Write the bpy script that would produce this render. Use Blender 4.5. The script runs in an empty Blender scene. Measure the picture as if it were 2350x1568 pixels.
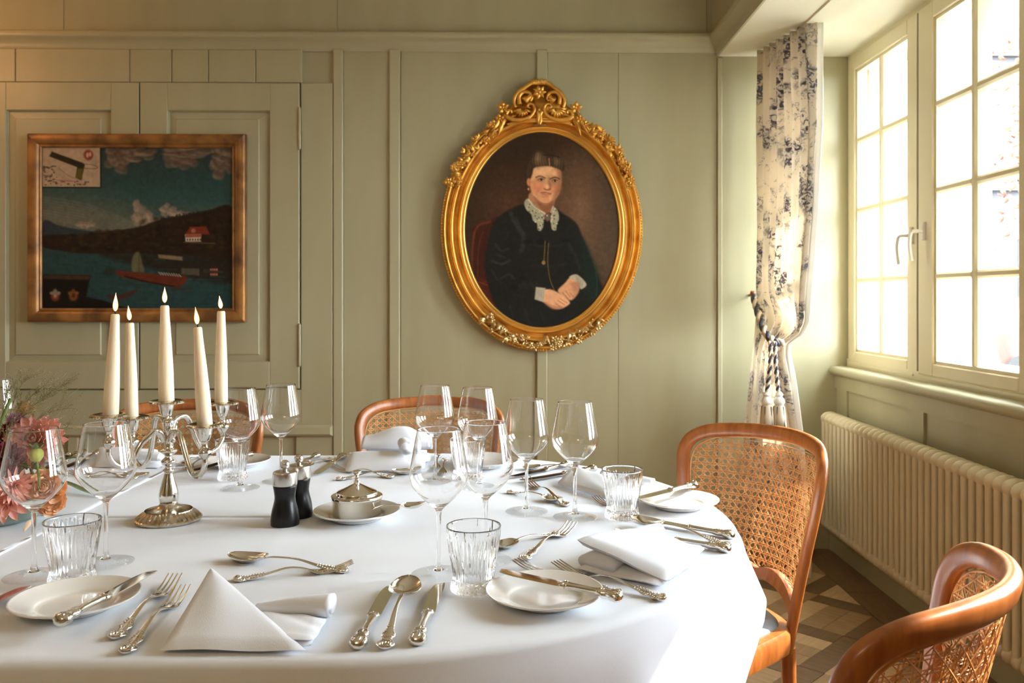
import bpy, math, random
import numpy as np
from mathutils import Vector, Matrix
S = bpy.context.scene
COL = S.collection
random.seed(7)
rng = np.random.default_rng(5)
PI = math.pi

# ------------------------------------------------------------------ camera, world, sun, exposure
F, PX, PY, CZ, TH = 1958.0, 1204.4, 684.0, 1.18, 0.0135
CT, ST = math.cos(TH), math.sin(TH)
cam_d = bpy.data.cameras.new('camera')
cam = bpy.data.objects.new('camera', cam_d)
COL.objects.link(cam)
S.camera = cam
cam.location = (0, 0, CZ)
cam.rotation_euler = (PI / 2, 0, -TH)
cam_d.sensor_width = 36.0
cam_d.lens = F / 2350 * 36
cam_d.shift_x = (1175 - PX) / 2350
cam_d.shift_y = (PY - 784) / 2350
cam_d.clip_start = 0.02
cam_d.dof.use_dof = True
cam_d.dof.focus_distance = 1.45
cam_d.dof.aperture_fstop = 11.0

W = bpy.data.worlds.new('World')
S.world = W
W.use_nodes = True
wn = W.node_tree
wn.nodes.clear()
wo = wn.nodes.new('ShaderNodeOutputWorld')
wb = wn.nodes.new('ShaderNodeBackground')
wr = wn.nodes.new('ShaderNodeValToRGB')
wt = wn.nodes.new('ShaderNodeTexCoord')
ws = wn.nodes.new('ShaderNodeSeparateXYZ')
wn.links.new(wt.outputs['Generated'], ws.inputs[0])
wn.links.new(ws.outputs['Z'], wr.inputs[0])
wr.color_ramp.elements[0].position = 0.0
wr.color_ramp.elements[0].color = (0.90, 0.95, 1.0, 1)
wr.color_ramp.elements[1].position = 0.7
wr.color_ramp.elements[1].color = (0.76, 0.88, 1.0, 1)
wn.links.new(wr.outputs[0], wb.inputs['Color'])
wb.inputs['Strength'].default_value = 20.0
wn.links.new(wb.outputs[0], wo.inputs['Surface'])

sun_d = bpy.data.lights.new('sun', 'SUN')
sun_d.energy = 11.0
sun_d.angle = 0.012
sun_d.color = (1.0, 0.90, 0.76)
sun = bpy.data.objects.new('sun', sun_d)
COL.objects.link(sun)
SUN_DIR = Vector((1.0, 0.20, 0.85)).normalized()      # towards the sun
sun.rotation_euler = SUN_DIR.to_track_quat('Z', 'Y').to_euler()
sun.location = (4, 5, 4)

def area(name, loc, size, sy, direction, energy, color=(1, 1, 1), portal=False):
    d = bpy.data.lights.new(name, 'AREA')
    d.shape = 'RECTANGLE'
    d.size, d.size_y = size, sy
    d.energy = energy
    d.color = color
    if portal:
        d.cycles.is_portal = True
    o = bpy.data.objects.new(name, d)
    COL.objects.link(o)
    o.location = loc
    o.rotation_euler = Vector(direction).to_track_quat('-Z', 'Y').to_euler()
    return o
WIN_Y = [(2.545, 4.0), (0.97, 2.425)]
for k, (a, b) in enumerate(WIN_Y):
    area('window_portal', (2.06, (a + b) / 2, 1.6), 1.5, 1.5, (-1, 0, 0), 1, portal=True)
# warm lamp light from the left end of the room and an added, unseen warm fill behind the camera
def point(name, loc, energy, color, r=0.12):
    d = bpy.data.lights.new(name, 'POINT')
    d.energy = energy; d.color = color; d.shadow_soft_size = r
    o = bpy.data.objects.new(name, d); COL.objects.link(o); o.location = loc
    return o
point('wall_lamp_light', (-2.75, 3.3, 2.35), 6, (1.0, 0.48, 0.2))
point('warm_fill_light', (-0.9, -0.9, 2.45), 18, (1.0, 0.74, 0.48), 0.25)

S.view_settings.view_transform = 'Standard'
S.view_settings.look = 'None'
S.view_settings.gamma = 1.0
S.view_settings.use_curve_mapping = False
S.view_settings.exposure = 0.84
cy = S.cycles
cy.max_bounces = 24
cy.transmission_bounces = 24
cy.glossy_bounces = 8
cy.diffuse_bounces = 6
cy.transparent_max_bounces = 24
cy.caustics_refractive = True
cy.caustics_reflective = False
cy.blur_glossy = 0.0
cy.sample_clamp_indirect = 60.0
cy.use_denoising = True

# ------------------------------------------------------------------ pixel of the 2350x1568 photograph -> point
TZ = 0.7525
def P(x, y, d):
    r = (x - PX) / F * d
    return Vector((r * CT + d * ST, d * CT - r * ST, CZ - (y - PY) / F * d))
def tp(x, y, z=TZ):
    return P(x, y, F * (CZ - z) / (y - PY))
def wp(x, y, Y=4.01):
    rr = (x - PX) / F
    return P(x, y, Y / (CT - rr * ST))
def xp(x, y, X=1.575):
    rr = (x - PX) / F
    return P(x, y, X / (rr * CT + ST))
def WX(x, Y=4.01):
    return wp(x, PY, Y).x
def WZ(y, x=1200, Y=4.01):
    return wp(x, y, Y).z

# ------------------------------------------------------------------ materials
MATS = {}
def mat(name, col, rough=0.5, metal=0.0, bump=None, var=None, coat=0.0, spec=0.5, sheen=0.0, emit=None, sss=0.0, stretch=(1, 1, 1)):
    """col base colour; var=(second colour, scale, detail) noise mix; bump=(scale, strength)"""
    m = bpy.data.materials.new(name)
    m.use_nodes = True
    n = m.node_tree
    b = n.nodes['Principled BSDF']
    b.inputs['Base Color'].default_value = (*col, 1)
    b.inputs['Roughness'].default_value = rough
    b.inputs['Metallic'].default_value = metal
    b.inputs['Specular IOR Level'].default_value = spec
    b.inputs['Coat Weight'].default_value = coat
    b.inputs['Coat Roughness'].default_value = 0.12
    b.inputs['Sheen Weight'].default_value = sheen
    if sss:
        b.inputs['Subsurface Weight'].default_value = sss
        b.inputs['Subsurface Radius'].default_value = (0.02, 0.012, 0.006)
        b.inputs['Subsurface Scale'].default_value = 0.5
    if emit:
        b.inputs['Emission Color'].default_value = (*emit[0], 1)
        b.inputs['Emission Strength'].default_value = emit[1]
    if var or bump:
        tc = n.nodes.new('ShaderNodeTexCoord')
        mp = n.nodes.new('ShaderNodeMapping')
        mp.inputs['Scale'].default_value = stretch
        n.links.new(tc.outputs['Object'], mp.inputs[0])
    if var:
        nz = n.nodes.new('ShaderNodeTexNoise')
        nz.inputs['Scale'].default_value = var[1]
        nz.inputs['Detail'].default_value = var[2]
        n.links.new(mp.outputs[0], nz.inputs['Vector'])
        rp = n.nodes.new('ShaderNodeValToRGB')
        rp.color_ramp.elements[0].position = 0.35
        rp.color_ramp.elements[1].position = 0.68
        rp.color_ramp.elements[0].color = (*col, 1)
        rp.color_ramp.elements[1].color = (*var[0], 1)
        n.links.new(nz.outputs['Fac'], rp.inputs[0])
        n.links.new(rp.outputs[0], b.inputs['Base Color'])
    if bump:
        nb = n.nodes.new('ShaderNodeTexNoise')
        nb.inputs['Scale'].default_value = bump[0]
        nb.inputs['Detail'].default_value = 4
        n.links.new(mp.outputs[0], nb.inputs['Vector'])
        bp_ = n.nodes.new('ShaderNodeBump')
        bp_.inputs['Strength'].default_value = bump[1]
        bp_.inputs['Distance'].default_value = 0.004
        n.links.new(nb.outputs['Fac'], bp_.inputs['Height'])
        n.links.new(bp_.outputs[0], b.inputs['Normal'])
    MATS[name] = m
    return m
def glass(name, col=(1, 1, 1), rough=0.0, ior=1.47):
    m = bpy.data.materials.new(name)
    m.use_nodes = True
    n = m.node_tree
    n.nodes.clear()
    o = n.nodes.new('ShaderNodeOutputMaterial')
    g = n.nodes.new('ShaderNodeBsdfGlass')
    g.inputs['Color'].default_value = (*col, 1)
    g.inputs['Roughness'].default_value = rough
    g.inputs['IOR'].default_value = ior
    n.links.new(g.outputs[0], o.inputs[0])
    return m
def pane_glass(name, tint=(0.96, 0.97, 0.96)):
    m = bpy.data.materials.new(name)
    m.use_nodes = True
    n = m.node_tree
    n.nodes.clear()
    o = n.nodes.new('ShaderNodeOutputMaterial')
    t = n.nodes.new('ShaderNodeBsdfTransparent')
    t.inputs[0].default_value = (*tint, 1)
    g = n.nodes.new('ShaderNodeBsdfGlossy')
    g.inputs['Roughness'].default_value = 0.02
    f = n.nodes.new('ShaderNodeFresnel')
    f.inputs[0].default_value = 1.45
    x = n.nodes.new('ShaderNodeMixShader')
    ge = n.nodes.new('ShaderNodeNewGeometry'); s1 = n.nodes.new('ShaderNodeMath'); s1.operation = 'SUBTRACT'; s1.inputs[0].default_value = 1.0
    s2 = n.nodes.new('ShaderNodeMath'); s2.operation = 'MULTIPLY'
    n.links.new(ge.outputs['Backfacing'], s1.inputs[1]); n.links.new(s1.outputs[0], s2.inputs[0]); n.links.new(f.outputs[0], s2.inputs[1])
    n.links.new(s2.outputs[0], x.inputs[0])       # only the outer face of the glass mirrors
    n.links.new(t.outputs[0], x.inputs[1])
    n.links.new(g.outputs[0], x.inputs[2])
    n.links.new(x.outputs[0], o.inputs[0])
    return m
SAGE = (0.40, 0.375, 0.235)
M = {}
M['sage'] = mat('sage_paint', SAGE, 0.42, bump=(9, 0.10), var=((0.44, 0.415, 0.27), 2.2, 5), stretch=(3, 3, 0.6))
M['sage_trim'] = mat('sage_trim_paint', (0.44, 0.415, 0.27), 0.36, bump=(14, 0.06))
M['soffit'] = mat('soffit_paint', (0.78, 0.74, 0.60), 0.5)
M['cream'] = mat('cream_window_paint', (0.74, 0.67, 0.46), 0.35)
M['white_paint'] = mat('white_outdoor_paint', (0.8, 0.8, 0.78), 0.5)
M['radiator'] = mat('radiator_enamel', (0.60, 0.53, 0.36), 0.28)
M['handle'] = mat('white_enamel_handle', (0.82, 0.80, 0.76), 0.25)
M['seal'] = mat('black_seal', (0.012, 0.012, 0.012), 0.7)
M['linen'] = mat('white_linen', (0.765, 0.80, 0.865), 0.85, bump=(900, 0.08), sheen=0.25)
M['napkin'] = mat('napkin_linen', (0.77, 0.795, 0.85), 0.85, bump=(700, 0.10), sheen=0.25)
M['silver'] = mat('silver_plate', (0.80, 0.77, 0.71), 0.12, 1.0)
M['silver_old'] = mat('tarnished_silver', (0.72, 0.67, 0.58), 0.2, 1.0, var=((0.42, 0.34, 0.22), 60, 4))
M['steel'] = mat('brushed_steel', (0.60, 0.57, 0.53), 0.27, 1.0, bump=(300, 0.05), stretch=(1, 1, 0.02))
M['black_wood'] = mat('black_lacquer', (0.006, 0.006, 0.007), 0.30, spec=0.35)
M['china'] = mat('white_china', (0.80, 0.78, 0.74), 0.08, coat=0.6)
M['wax'] = mat('ivory_wax', (0.90, 0.79, 0.58), 0.45, sss=0.5)
M['wick'] = mat('burnt_wick', (0.02, 0.015, 0.01), 0.9)
def flame_mat():
    m = bpy.data.materials.new('candle_flame'); m.use_nodes = True
    n = m.node_tree; n.nodes.clear()
    o = n.nodes.new('ShaderNodeOutputMaterial'); e = n.nodes.new('ShaderNodeEmission')
    lw = n.nodes.new('ShaderNodeLayerWeight'); lw.inputs[0].default_value = .35
    r = n.nodes.new('ShaderNodeValToRGB')
    r.color_ramp.elements[0].position = .10; r.color_ramp.elements[0].color = (1.0, .80, .42, 1)
    r.color_ramp.elements[1].position = .75; r.color_ramp.elements[1].color = (.75, .13, .012, 1)
    k = r.color_ramp.elements.new(.42); k.color = (1.0, .46, .09, 1)
    e.inputs['Strength'].default_value = 2.2
    n.links.new(lw.outputs['Facing'], r.inputs[0]); n.links.new(r.outputs[0], e.inputs[0]); n.links.new(e.outputs[0], o.inputs[0])
    return m
M['flame'] = flame_mat()
M['glass'] = glass('clear_glass')
M['tumbler_glass'] = glass('pressed_crystal', ior=1.5)
M['green_glass'] = mat('sea_green_ceramic_glass', (0.16, 0.22, 0.17), 0.12, coat=0.6, var=((0.32, 0.38, 0.33), 18, 3))
M['pane'] = pane_glass('window_glass')
M['thin_glass'] = pane_glass('thin_foot_glass', (.985, .99, .99))
M['wood'] = mat('honey_stained_beech', (0.38, 0.122, 0.026), 0.33, coat=0.15, var=((0.25, 0.068, 0.012), 7, 5), stretch=(9, 9, 1.6))
M['wood_dark'] = mat('dark_stained_beech', (0.30, 0.10, 0.03), 0.3, coat=0.25)
M['cane'] = mat('woven_cane', (0.56, 0.24, 0.066), 0.45, var=((0.70, 0.36, 0.125), 40, 2))
M['seat_pad'] = mat('grey_leather_pad', (0.20, 0.20, 0.20), 0.5, bump=(200, 0.1))
M['oak_light'] = mat('light_oak', (0.62, 0.42, 0.23), 0.38, var=((0.50, 0.32, 0.16), 5, 6), stretch=(14, 1.5, 1), coat=0.15)
M['oak_mid'] = mat('mid_oak', (0.40, 0.25, 0.125), 0.4, var=((0.29, 0.17, 0.08), 5, 6), stretch=(14, 1.5, 1), coat=0.15)
M['oak_dark'] = mat('dark_oak', (0.20, 0.11, 0.05), 0.38, var=((0.13, 0.068, 0.03), 5, 6), stretch=(14, 1.5, 1), coat=0.15)
M['floor_wood'] = mat('oiled_oak_floor', (0.42, 0.225, 0.095), 0.4, var=((0.33, 0.17, 0.07), 3, 5))
M['table_wood'] = mat('table_wood', (0.30, 0.17, 0.08), 0.4)
M['gold'] = mat('gilded_wood', (0.86, 0.50, 0.11), 0.36, 0.85, var=((0.60, 0.28, 0.05), 14, 4))
M['gold_bright'] = mat('bright_gilding', (0.90, 0.55, 0.14), 0.30, 0.85)
M['old_gold'] = mat('worn_gilt_frame', (0.42, 0.20, 0.055), 0.42, 0.35, var=((0.12, 0.055, 0.022), 9, 5), stretch=(1, 1, 1))
M['brass'] = mat('brass_plaque', (0.42, 0.28, 0.10), 0.4, 0.8)
M['iron'] = mat('painted_hinge', (0.30, 0.28, 0.18), 0.4)

def spow(v, e):
    return math.copysign(abs(v) ** e, v) if e != 1.0 else v
# ------------------------------------------------------------------ mesh builder
class MB:
    def __init__(s):
        s.v = []; s.f = []; s.mi = []
    def add(s, verts, faces, mi=0):
        k = len(s.v)
        s.v.extend([tuple(p) for p in verts])
        for f in faces:
            s.f.append(tuple(i + k for i in f)); s.mi.append(mi)
        return s
    def box(s, x0, x1, y0, y1, z0, z1, mi=0):
        v = [(x0, y0, z0), (x1, y0, z0), (x1, y1, z0), (x0, y1, z0), (x0, y0, z1), (x1, y0, z1), (x1, y1, z1), (x0, y1, z1)]
        return s.add(v, [(3, 2, 1, 0), (4, 5, 6, 7), (0, 1, 5, 4), (1, 2, 6, 5), (2, 3, 7, 6), (3, 0, 4, 7)], mi)
    def cbox(s, x0, x1, y0, y1, z0, z1, b=0.003):
        """box with chamfered edges towards -y (front face) : a flat board"""
        v = [(x0, y1, z0), (x1, y1, z0), (x1, y1, z1), (x0, y1, z1),
             (x0, y0 + b, z0), (x1, y0 + b, z0), (x1, y0 + b, z1), (x0, y0 + b, z1),
             (x0 + b, y0, z0 + b), (x1 - b, y0, z0 + b), (x1 - b, y0, z1 - b), (x0 + b, y0, z1 - b)]
        f = [(0, 3, 2, 1), (8, 9, 10, 11)]
        for a, c in ((0, 4), (4, 8)):
            for i in range(4):
                j = (i + 1) % 4
                f.append((a + i, a + j, c + j, c + i))
        return s.add(v, f)
    def grid(s, rows, closed_u=False, closed_v=False, mi=0, flip=False):
        n = len(rows); m = len(rows[0])
        v = [p for r in rows for p in r]
        f = []
        for i in range(n if closed_v else n - 1):
            for j in range(m if closed_u else m - 1):
                a = i * m + j; b = i * m + (j + 1) % m
                c = ((i + 1) % n) * m + (j + 1) % m; d = ((i + 1) % n) * m + j
                f.append((a, d, c, b) if flip else (a, b, c, d))
        return s.add(v, f, mi)
    def lathe(s, prof, n=32, mod=None, center=(0, 0, 0), sy=1.0):
        rows = []
        for r, z in prof:
            row = []
            for k in range(n):
                t = 2 * PI * k / n
                rr = r * (mod(t, z, r) if mod else 1.0)
                row.append((center[0] + rr * math.cos(t), center[1] + sy * rr * math.sin(t), center[2] + z))
            rows.append(row)
        s.grid(rows, closed_u=True)
        for idx, fl in ((0, True), (len(prof) - 1, False)):
            if prof[idx][0] > 1e-6:
                k = len(s.v) - len(prof) * n + idx * n
                loop = list(range(k, k + n))
                s.f.append(tuple(loop[::-1] if fl else loop)); s.mi.append(0)
        return s
    def tube(s, pts, r, n=8, closed=False, caps=True, flat=1.0, up=None, mi=0, sq=1.0):
        """round tube along pts; r a number or list; flat squashes across 'up'"""
        pts = [Vector(p) for p in pts]
        m = len(pts)
        rs = r if hasattr(r, '__len__') else [r] * m
        tang = []
        for i in range(m):
            a = pts[(i - 1) % m] if closed or i > 0 else pts[i]
            b = pts[(i + 1) % m] if closed or i < m - 1 else pts[i]
            t = (b - a)
            tang.append(t.normalized() if t.length > 1e-9 else Vector((0, 0, 1)))
        ul = [Vector(q) for q in up] if up and hasattr(up[0], '__len__') else None
        ref = ul[0] if ul else Vector(up) if up else (Vector((0, 0, 1)) if abs(tang[0].z) < 0.9 else Vector((1, 0, 0)))
        nrm = (ref - tang[0] * ref.dot(tang[0])).normalized()
        rows = []
        for i in range(m):
            if up:
                if ul: ref = ul[i]
                q = ref - tang[i] * ref.dot(tang[i])
            else:
                q = nrm - tang[i] * nrm.dot(tang[i])
            if q.length > 1e-6:
                nrm = q.normalized()
            bi = tang[i].cross(nrm)
            rows.append([pts[i] + nrm * (rs[i] * flat * spow(math.cos(2 * PI * k / n), sq)) + bi * (rs[i] * spow(math.sin(2 * PI * k / n), sq)) for k in range(n)])
        k0 = len(s.v)
        s.grid(rows, closed_u=True, closed_v=closed, mi=mi)
        if caps and not closed:
            s.f.append(tuple(range(k0 + n - 1, k0 - 1, -1))); s.mi.append(mi)
            k1 = k0 + (m - 1) * n
            s.f.append(tuple(range(k1, k1 + n))); s.mi.append(mi)
        return s
    def sweep(s, prof, path_fn, n, closed=False):
        """prof: list of 2D points; path_fn(t)->function mapping (a,b) to 3D"""
        rows = []
        for i in range(n if closed else n + 1):
            fn = path_fn(i / n)
            rows.append([fn(a, b) for a, b in prof])
        return s.grid(rows, closed_v=closed)
    def prism(s, poly, fn, t0, t1):
        """poly 2D extruded between t0,t1 ; fn(a,b,t)->3D"""
        n = len(poly)
        v = [fn(a, b, t0) for a, b in poly] + [fn(a, b, t1) for a, b in poly]
        f = [tuple(range(n - 1, -1, -1)), tuple(range(n, 2 * n))]
        f += [(i, (i + 1) % n, n + (i + 1) % n, n + i) for i in range(n)]
        return s.add(v, f)
    def ball(s, c, r, n=10, m=6, sx=1, sy=1, sz=1):
        prof = []
        k0 = len(s.v)
        rows = []
        for i in range(m + 1):
            a = -PI / 2 + PI * i / m
            rr = max(math.cos(a), 1e-3) * r
            rows.append([(c[0] + sx * rr * math.cos(2 * PI * k / n), c[1] + sy * rr * math.sin(2 * PI * k / n), c[2] + sz * r * math.sin(a)) for k in range(n)])
        return s.grid(rows, closed_u=True)
    def mesh(s, name, m=None, smooth=True, ang=0.9):
        me = bpy.data.meshes.new(name)
        me.from_pydata(s.v, [], s.f)
        ms = m if isinstance(m, (list, tuple)) else [m]
        for q in ms:
            me.materials.append(q)
        if len(ms) > 1:
            me.polygons.foreach_set('material_index', s.mi)
        me.validate()
        me.update()
        if smooth:
            me.polygons.foreach_set('use_smooth', [True] * len(me.polygons))
            if ang:
                me.set_sharp_from_angle(angle=ang)
        return me
    def build(s, name, m=None, parent=None, smooth=True, ang=0.9, loc=None):
        o = bpy.data.objects.new(name, s.mesh(name, m, smooth, ang))
        COL.objects.link(o)
        if parent: o.parent = parent
        if loc: o.location = loc
        return o
def inst(name, me, parent=None, loc=(0, 0, 0), rot=(0, 0, 0), scale=(1, 1, 1)):
    o = bpy.data.objects.new(name, me)
    COL.objects.link(o)
    if parent: o.parent = parent
    o.location = loc; o.rotation_euler = rot; o.scale = scale
    return o
def tag(o, label=None, cat=None, group=None, kind=None):
    if label: o['label'] = label
    if cat: o['category'] = cat
    if group: o['group'] = group
    if kind: o['kind'] = kind
    return o
def thing(name, label, cat, loc=(0, 0, 0), rz=0.0, group=None):
    o = bpy.data.objects.new(name, None)
    COL.objects.link(o)
    o.empty_display_size = 0.05
    o.location = loc; o.rotation_euler = (0, 0, rz)
    return tag(o, label, cat, group)
def struct(name, loc=(0, 0, 0)):
    o = bpy.data.objects.new(name, None)
    COL.objects.link(o)
    o.location = loc
    o['kind'] = 'structure'
    return o
def st(o):
    o['kind'] = 'structure'
    return o
def copy_tree(o, parent=None):
    c = o.copy(); COL.objects.link(c)
    if parent: c.parent = parent
    for ch in list(o.children):
        copy_tree(ch, c)
    return c
def spline(pts, per=6, closed=False):
    """Catmull-Rom through points"""
    pts = [np.array(p, float) for p in pts]
    n = len(pts); out = []
    rng_ = range(n) if closed else range(n - 1)
    for i in rng_:
        p1 = pts[i]; p2 = pts[(i + 1) % n]
        p0 = pts[(i - 1) % n] if closed or i > 0 else p1 * 2 - p2
        p3 = pts[(i + 2) % n] if closed or i < n - 2 else p2 * 2 - p1
        for k in range(per):
            t = k / per
            out.append(0.5 * ((2 * p1) + (-p0 + p2) * t + (2 * p0 - 5 * p1 + 4 * p2 - p3) * t * t + (-p0 + 3 * p1 - 3 * p2 + p3) * t ** 3))
    if not closed: out.append(pts[-1])
    return [tuple(p) for p in out]
def sm(t):
    t = max(0.0, min(1.0, t)); return t * t * (3 - 2 * t)
# ------------------------------------------------------------------ setting: floor
floor = MB().box(-3.8, 2.05, -2.8, 4.2, -0.12, -0.004).build('floor', M['floor_wood'], smooth=False); st(floor)
def clip_poly(poly, x0, x1, y0, y1):
    for ax, lim, sg in ((0, x0, 1), (0, x1, -1), (1, y0, 1), (1, y1, -1)):
        out = []
        for i in range(len(poly)):
            a, b = poly[i - 1], poly[i]
            ia, ib = sg * (a[ax] - lim) >= 0, sg * (b[ax] - lim) >= 0
            if ia != ib:
                t = (lim - a[ax]) / (b[ax] - a[ax])
                out.append((a[0] + t * (b[0] - a[0]), a[1] + t * (b[1] - a[1])))
            if ib: out.append(b)
        poly = out
        if len(poly) < 3: return []
    return poly
FLX0, FLX1, FLY0, FLY1 = 0.05, 1.335, 1.30, 3.97
def plank(poly, m, ang=0.0):
    poly = clip_poly(poly, FLX0, FLX1, FLY0, FLY1)
    if len(poly) < 3: return
    cx = sum(p[0] for p in poly) / len(poly); cy_ = sum(p[1] for p in poly) / len(poly)
    ca, sa = math.cos(-ang), math.sin(-ang)
    loc = [((x - cx) * ca - (y - cy_) * sa, (x - cx) * sa + (y - cy_) * ca) for x, y in poly]
    b = MB()
    n = len(loc)
    g = 0.0009
    r = [max(math.hypot(*p), 1e-4) for p in loc]
    low = [(p[0] * (1 - g / q), p[1] * (1 - g / q), -0.006) for p, q in zip(loc, r)]
    mid = [(p[0] * (1 - g / q), p[1] * (1 - g / q), -0.0012) for p, q in zip(loc, r)]
    top = [(p[0] * (1 - 2.2 * g / q), p[1] * (1 - 2.2 * g / q), 0.0) for p, q in zip(loc, r)]
    f = [tuple(range(2 * n, 3 * n))]
    for a in (0, n):
        f += [(a + i, a + (i + 1) % n, a + n + (i + 1) % n, a + n + i) for i in range(n)]
    b.add(low + mid + top, f)
    o = b.build('plank', m, floor, smooth=False)
    o.location = (cx, cy_, random.uniform(-0.0004, 0.0003)); o.rotation_euler = (0, 0, ang)
R2 = math.sqrt(0.5)
def uv2(u, v): return ((u + v) * R2, (v - u) * R2)
PIT, SQ = 0.335, 0.250
for i in range(-14, 6):
    for j in range(1, 16):
        u0, v0 = -1.53 + PIT * (i + 4), 2.912 + PIT * (j - 9)
        c = uv2(u0 + 0.1, v0 + 0.1)
        if not (FLX0 - .3 < c[0] < FLX1 + .3 and FLY0 - .3 < c[1] < FLY1 + .3): continue
        par = (i + j) % 2
        for k in range(3):                                   # the light square: three boards
            a, b = SQ * k / 3, SQ * (k + 1) / 3
            if par: pl = [(u0 + a, v0), (u0 + b, v0), (u0 + b, v0 + SQ), (u0 + a, v0 + SQ)]
            else: pl = [(u0, v0 + a), (u0 + SQ, v0 + a), (u0 + SQ, v0 + b), (u0, v0 + b)]
            plank([uv2(*p) for p in pl], M['oak_light'] if random.random() < .75 else M['oak_mid'], PI / 4 + (0 if par else PI / 2))
        # the dark strips woven round it
        L = PIT
        plank([uv2(*p) for p in [(u0 + SQ, v0), (u0 + PIT, v0), (u0 + PIT, v0 + L), (u0 + SQ, v0 + L)]], M['oak_dark'] if random.random() < .6 else M['oak_mid'], PI / 4)
        plank([uv2(*p) for p in [(u0, v0 + SQ), (u0 + SQ, v0 + SQ), (u0 + SQ, v0 + PIT), (u0, v0 + PIT)]], M['oak_dark'] if random.random() < .6 else M['oak_mid'], 3 * PI / 4)
FLX0, FLX1 = 1.337, 1.49
for k in range(4):
    y = 1.30 + k * 0.70
    plank([(1.337, y), (1.487, y), (1.487, min(3.97, y + 0.698)), (1.337, min(3.97, y + 0.698))], M['oak_dark'])

# ------------------------------------------------------------------ setting: back wall with its panelling
wall = MB().box(-3.8, 2.05, 4.01, 4.2, 0.0, 2.8).build('wall_back', M['sage'], smooth=False); st(wall)
def board(x0, x1, y0, y1, z0, z1, name='plank', m='sage', parent=None, b=0.003):
    cx, cz = (x0 + x1) / 2, (z0 + z1) / 2
    q = MB().cbox(x0 - cx, x1 - cx, y0 - 4.01, y1 - 4.01, z0 - cz, z1 - cz, b)
    return q.build(name, M[m], parent or wall, smooth=False, loc=(cx, 4.01, cz))
ZR0, ZR1 = WZ(121), WZ(79)
# vertical battens (x in pixels of the photo, made into metres on the wall)
for a, b in ((766, 789), (894, 919), (1231, 1256)):
    board(WX(a), WX(b), 3.988, 4.01, 0.10, ZR0 + 0.01, 'batten', 'sage_trim', b=0.005)
board(WX(1645), WX(1656), 3.996, 4.01, 0.10, 2.31, 'batten', 'sage_trim')
# boards over the cupboard, with open joints
js = [-400, -150, 40, 301, 397, 481, 589, 695]
for a, b in zip(js[:-1], js[1:]):
    board(WX(a) + .0015, WX(b) - .0015, 3.992, 4.01, WZ(194), ZR0 + .005, 'plank')
board(WX(693), WX(765), 3.990, 4.01, WZ(1000), WZ(194), 'plank')
board(WX(-400), WX(765), 3.991, 4.01, WZ(974), WZ(893), 'plank')
board(WX(-400), WX(766), 3.972, 4.01, WZ(998), WZ(973), 'rail', 'sage_trim', b=0.010)
for a, b in ((160, 183), (-60, -35), (420, 443)):
    board(WX(a), WX(b), 3.990, 4.01, 0.10, WZ(998), 'batten', 'sage_trim')
board(WX(680.5), WX(765), 3.996, 4.01, 0.10, WZ(999), 'plank')
# wide wall boards: hairline joints between them on the portrait panel
for a, b in ((920.5, 1230.5), (1256.5, 1418), (1418.6, 1644.5), (789.5, 893.5), (1656.5, 1948)):
    board(WX(a), WX(b), 4.004, 4.01, 0.10, ZR0 + .004 if a < 1640 else 2.318, 'plank', b=0.0012)
# frieze boards above the rail
for a, b in ((-700, 148), (148.6, 774.5), (775.5, 1621)):
    board(WX(a), WX(b), 4.003, 4.01, ZR1 - .01, 2.79, 'plank', b=0.002)
bb = MB().box(-3.8, 1.50, 3.985, 4.01, 0.0, 0.092).box(-3.8, 1.50, 3.990, 4.01, 0.092, 0.104).build('baseboard_back', M['sage_trim'], smooth=False); st(bb)
# cornice rail on the back wall and its return along the beam, mitred
prof = [(0.0, ZR0), (0.010, ZR0), (0.012, ZR0 + .006), (0.016, ZR0 + .010), (0.017, ZR0 + .022), (0.022, ZR0 + .034), (0.034, ZR0 + .046),
        (0.047, ZR0 + .052), (0.052, ZR0 + .060), (0.052, ZR0 + .076), (0.046, ZR1 - .002), (0.0, ZR1)]
XC = WX(1648)
q = MB()
rows = [[(-3.8, 4.01 - a, z) for a, z in prof], [(XC - 0.0 - a, 4.01 - a, z) for a, z in prof]]
q.grid(rows)
st(q.build('trim_1', M['sage_trim'], ang=0.9))
prof2 = [(0.0, 2.318)] + [(a, 2.318 + (z - ZR0) * 1.15) for a, z in prof]
q = MB()
q.grid([[(XC - a, 4.01 - a, z) for a, z in prof2], [(XC - a, -2.8, z) for a, z in prof2]])
st(q.build('trim_2', M['sage_trim'], ang=0.9))

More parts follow.
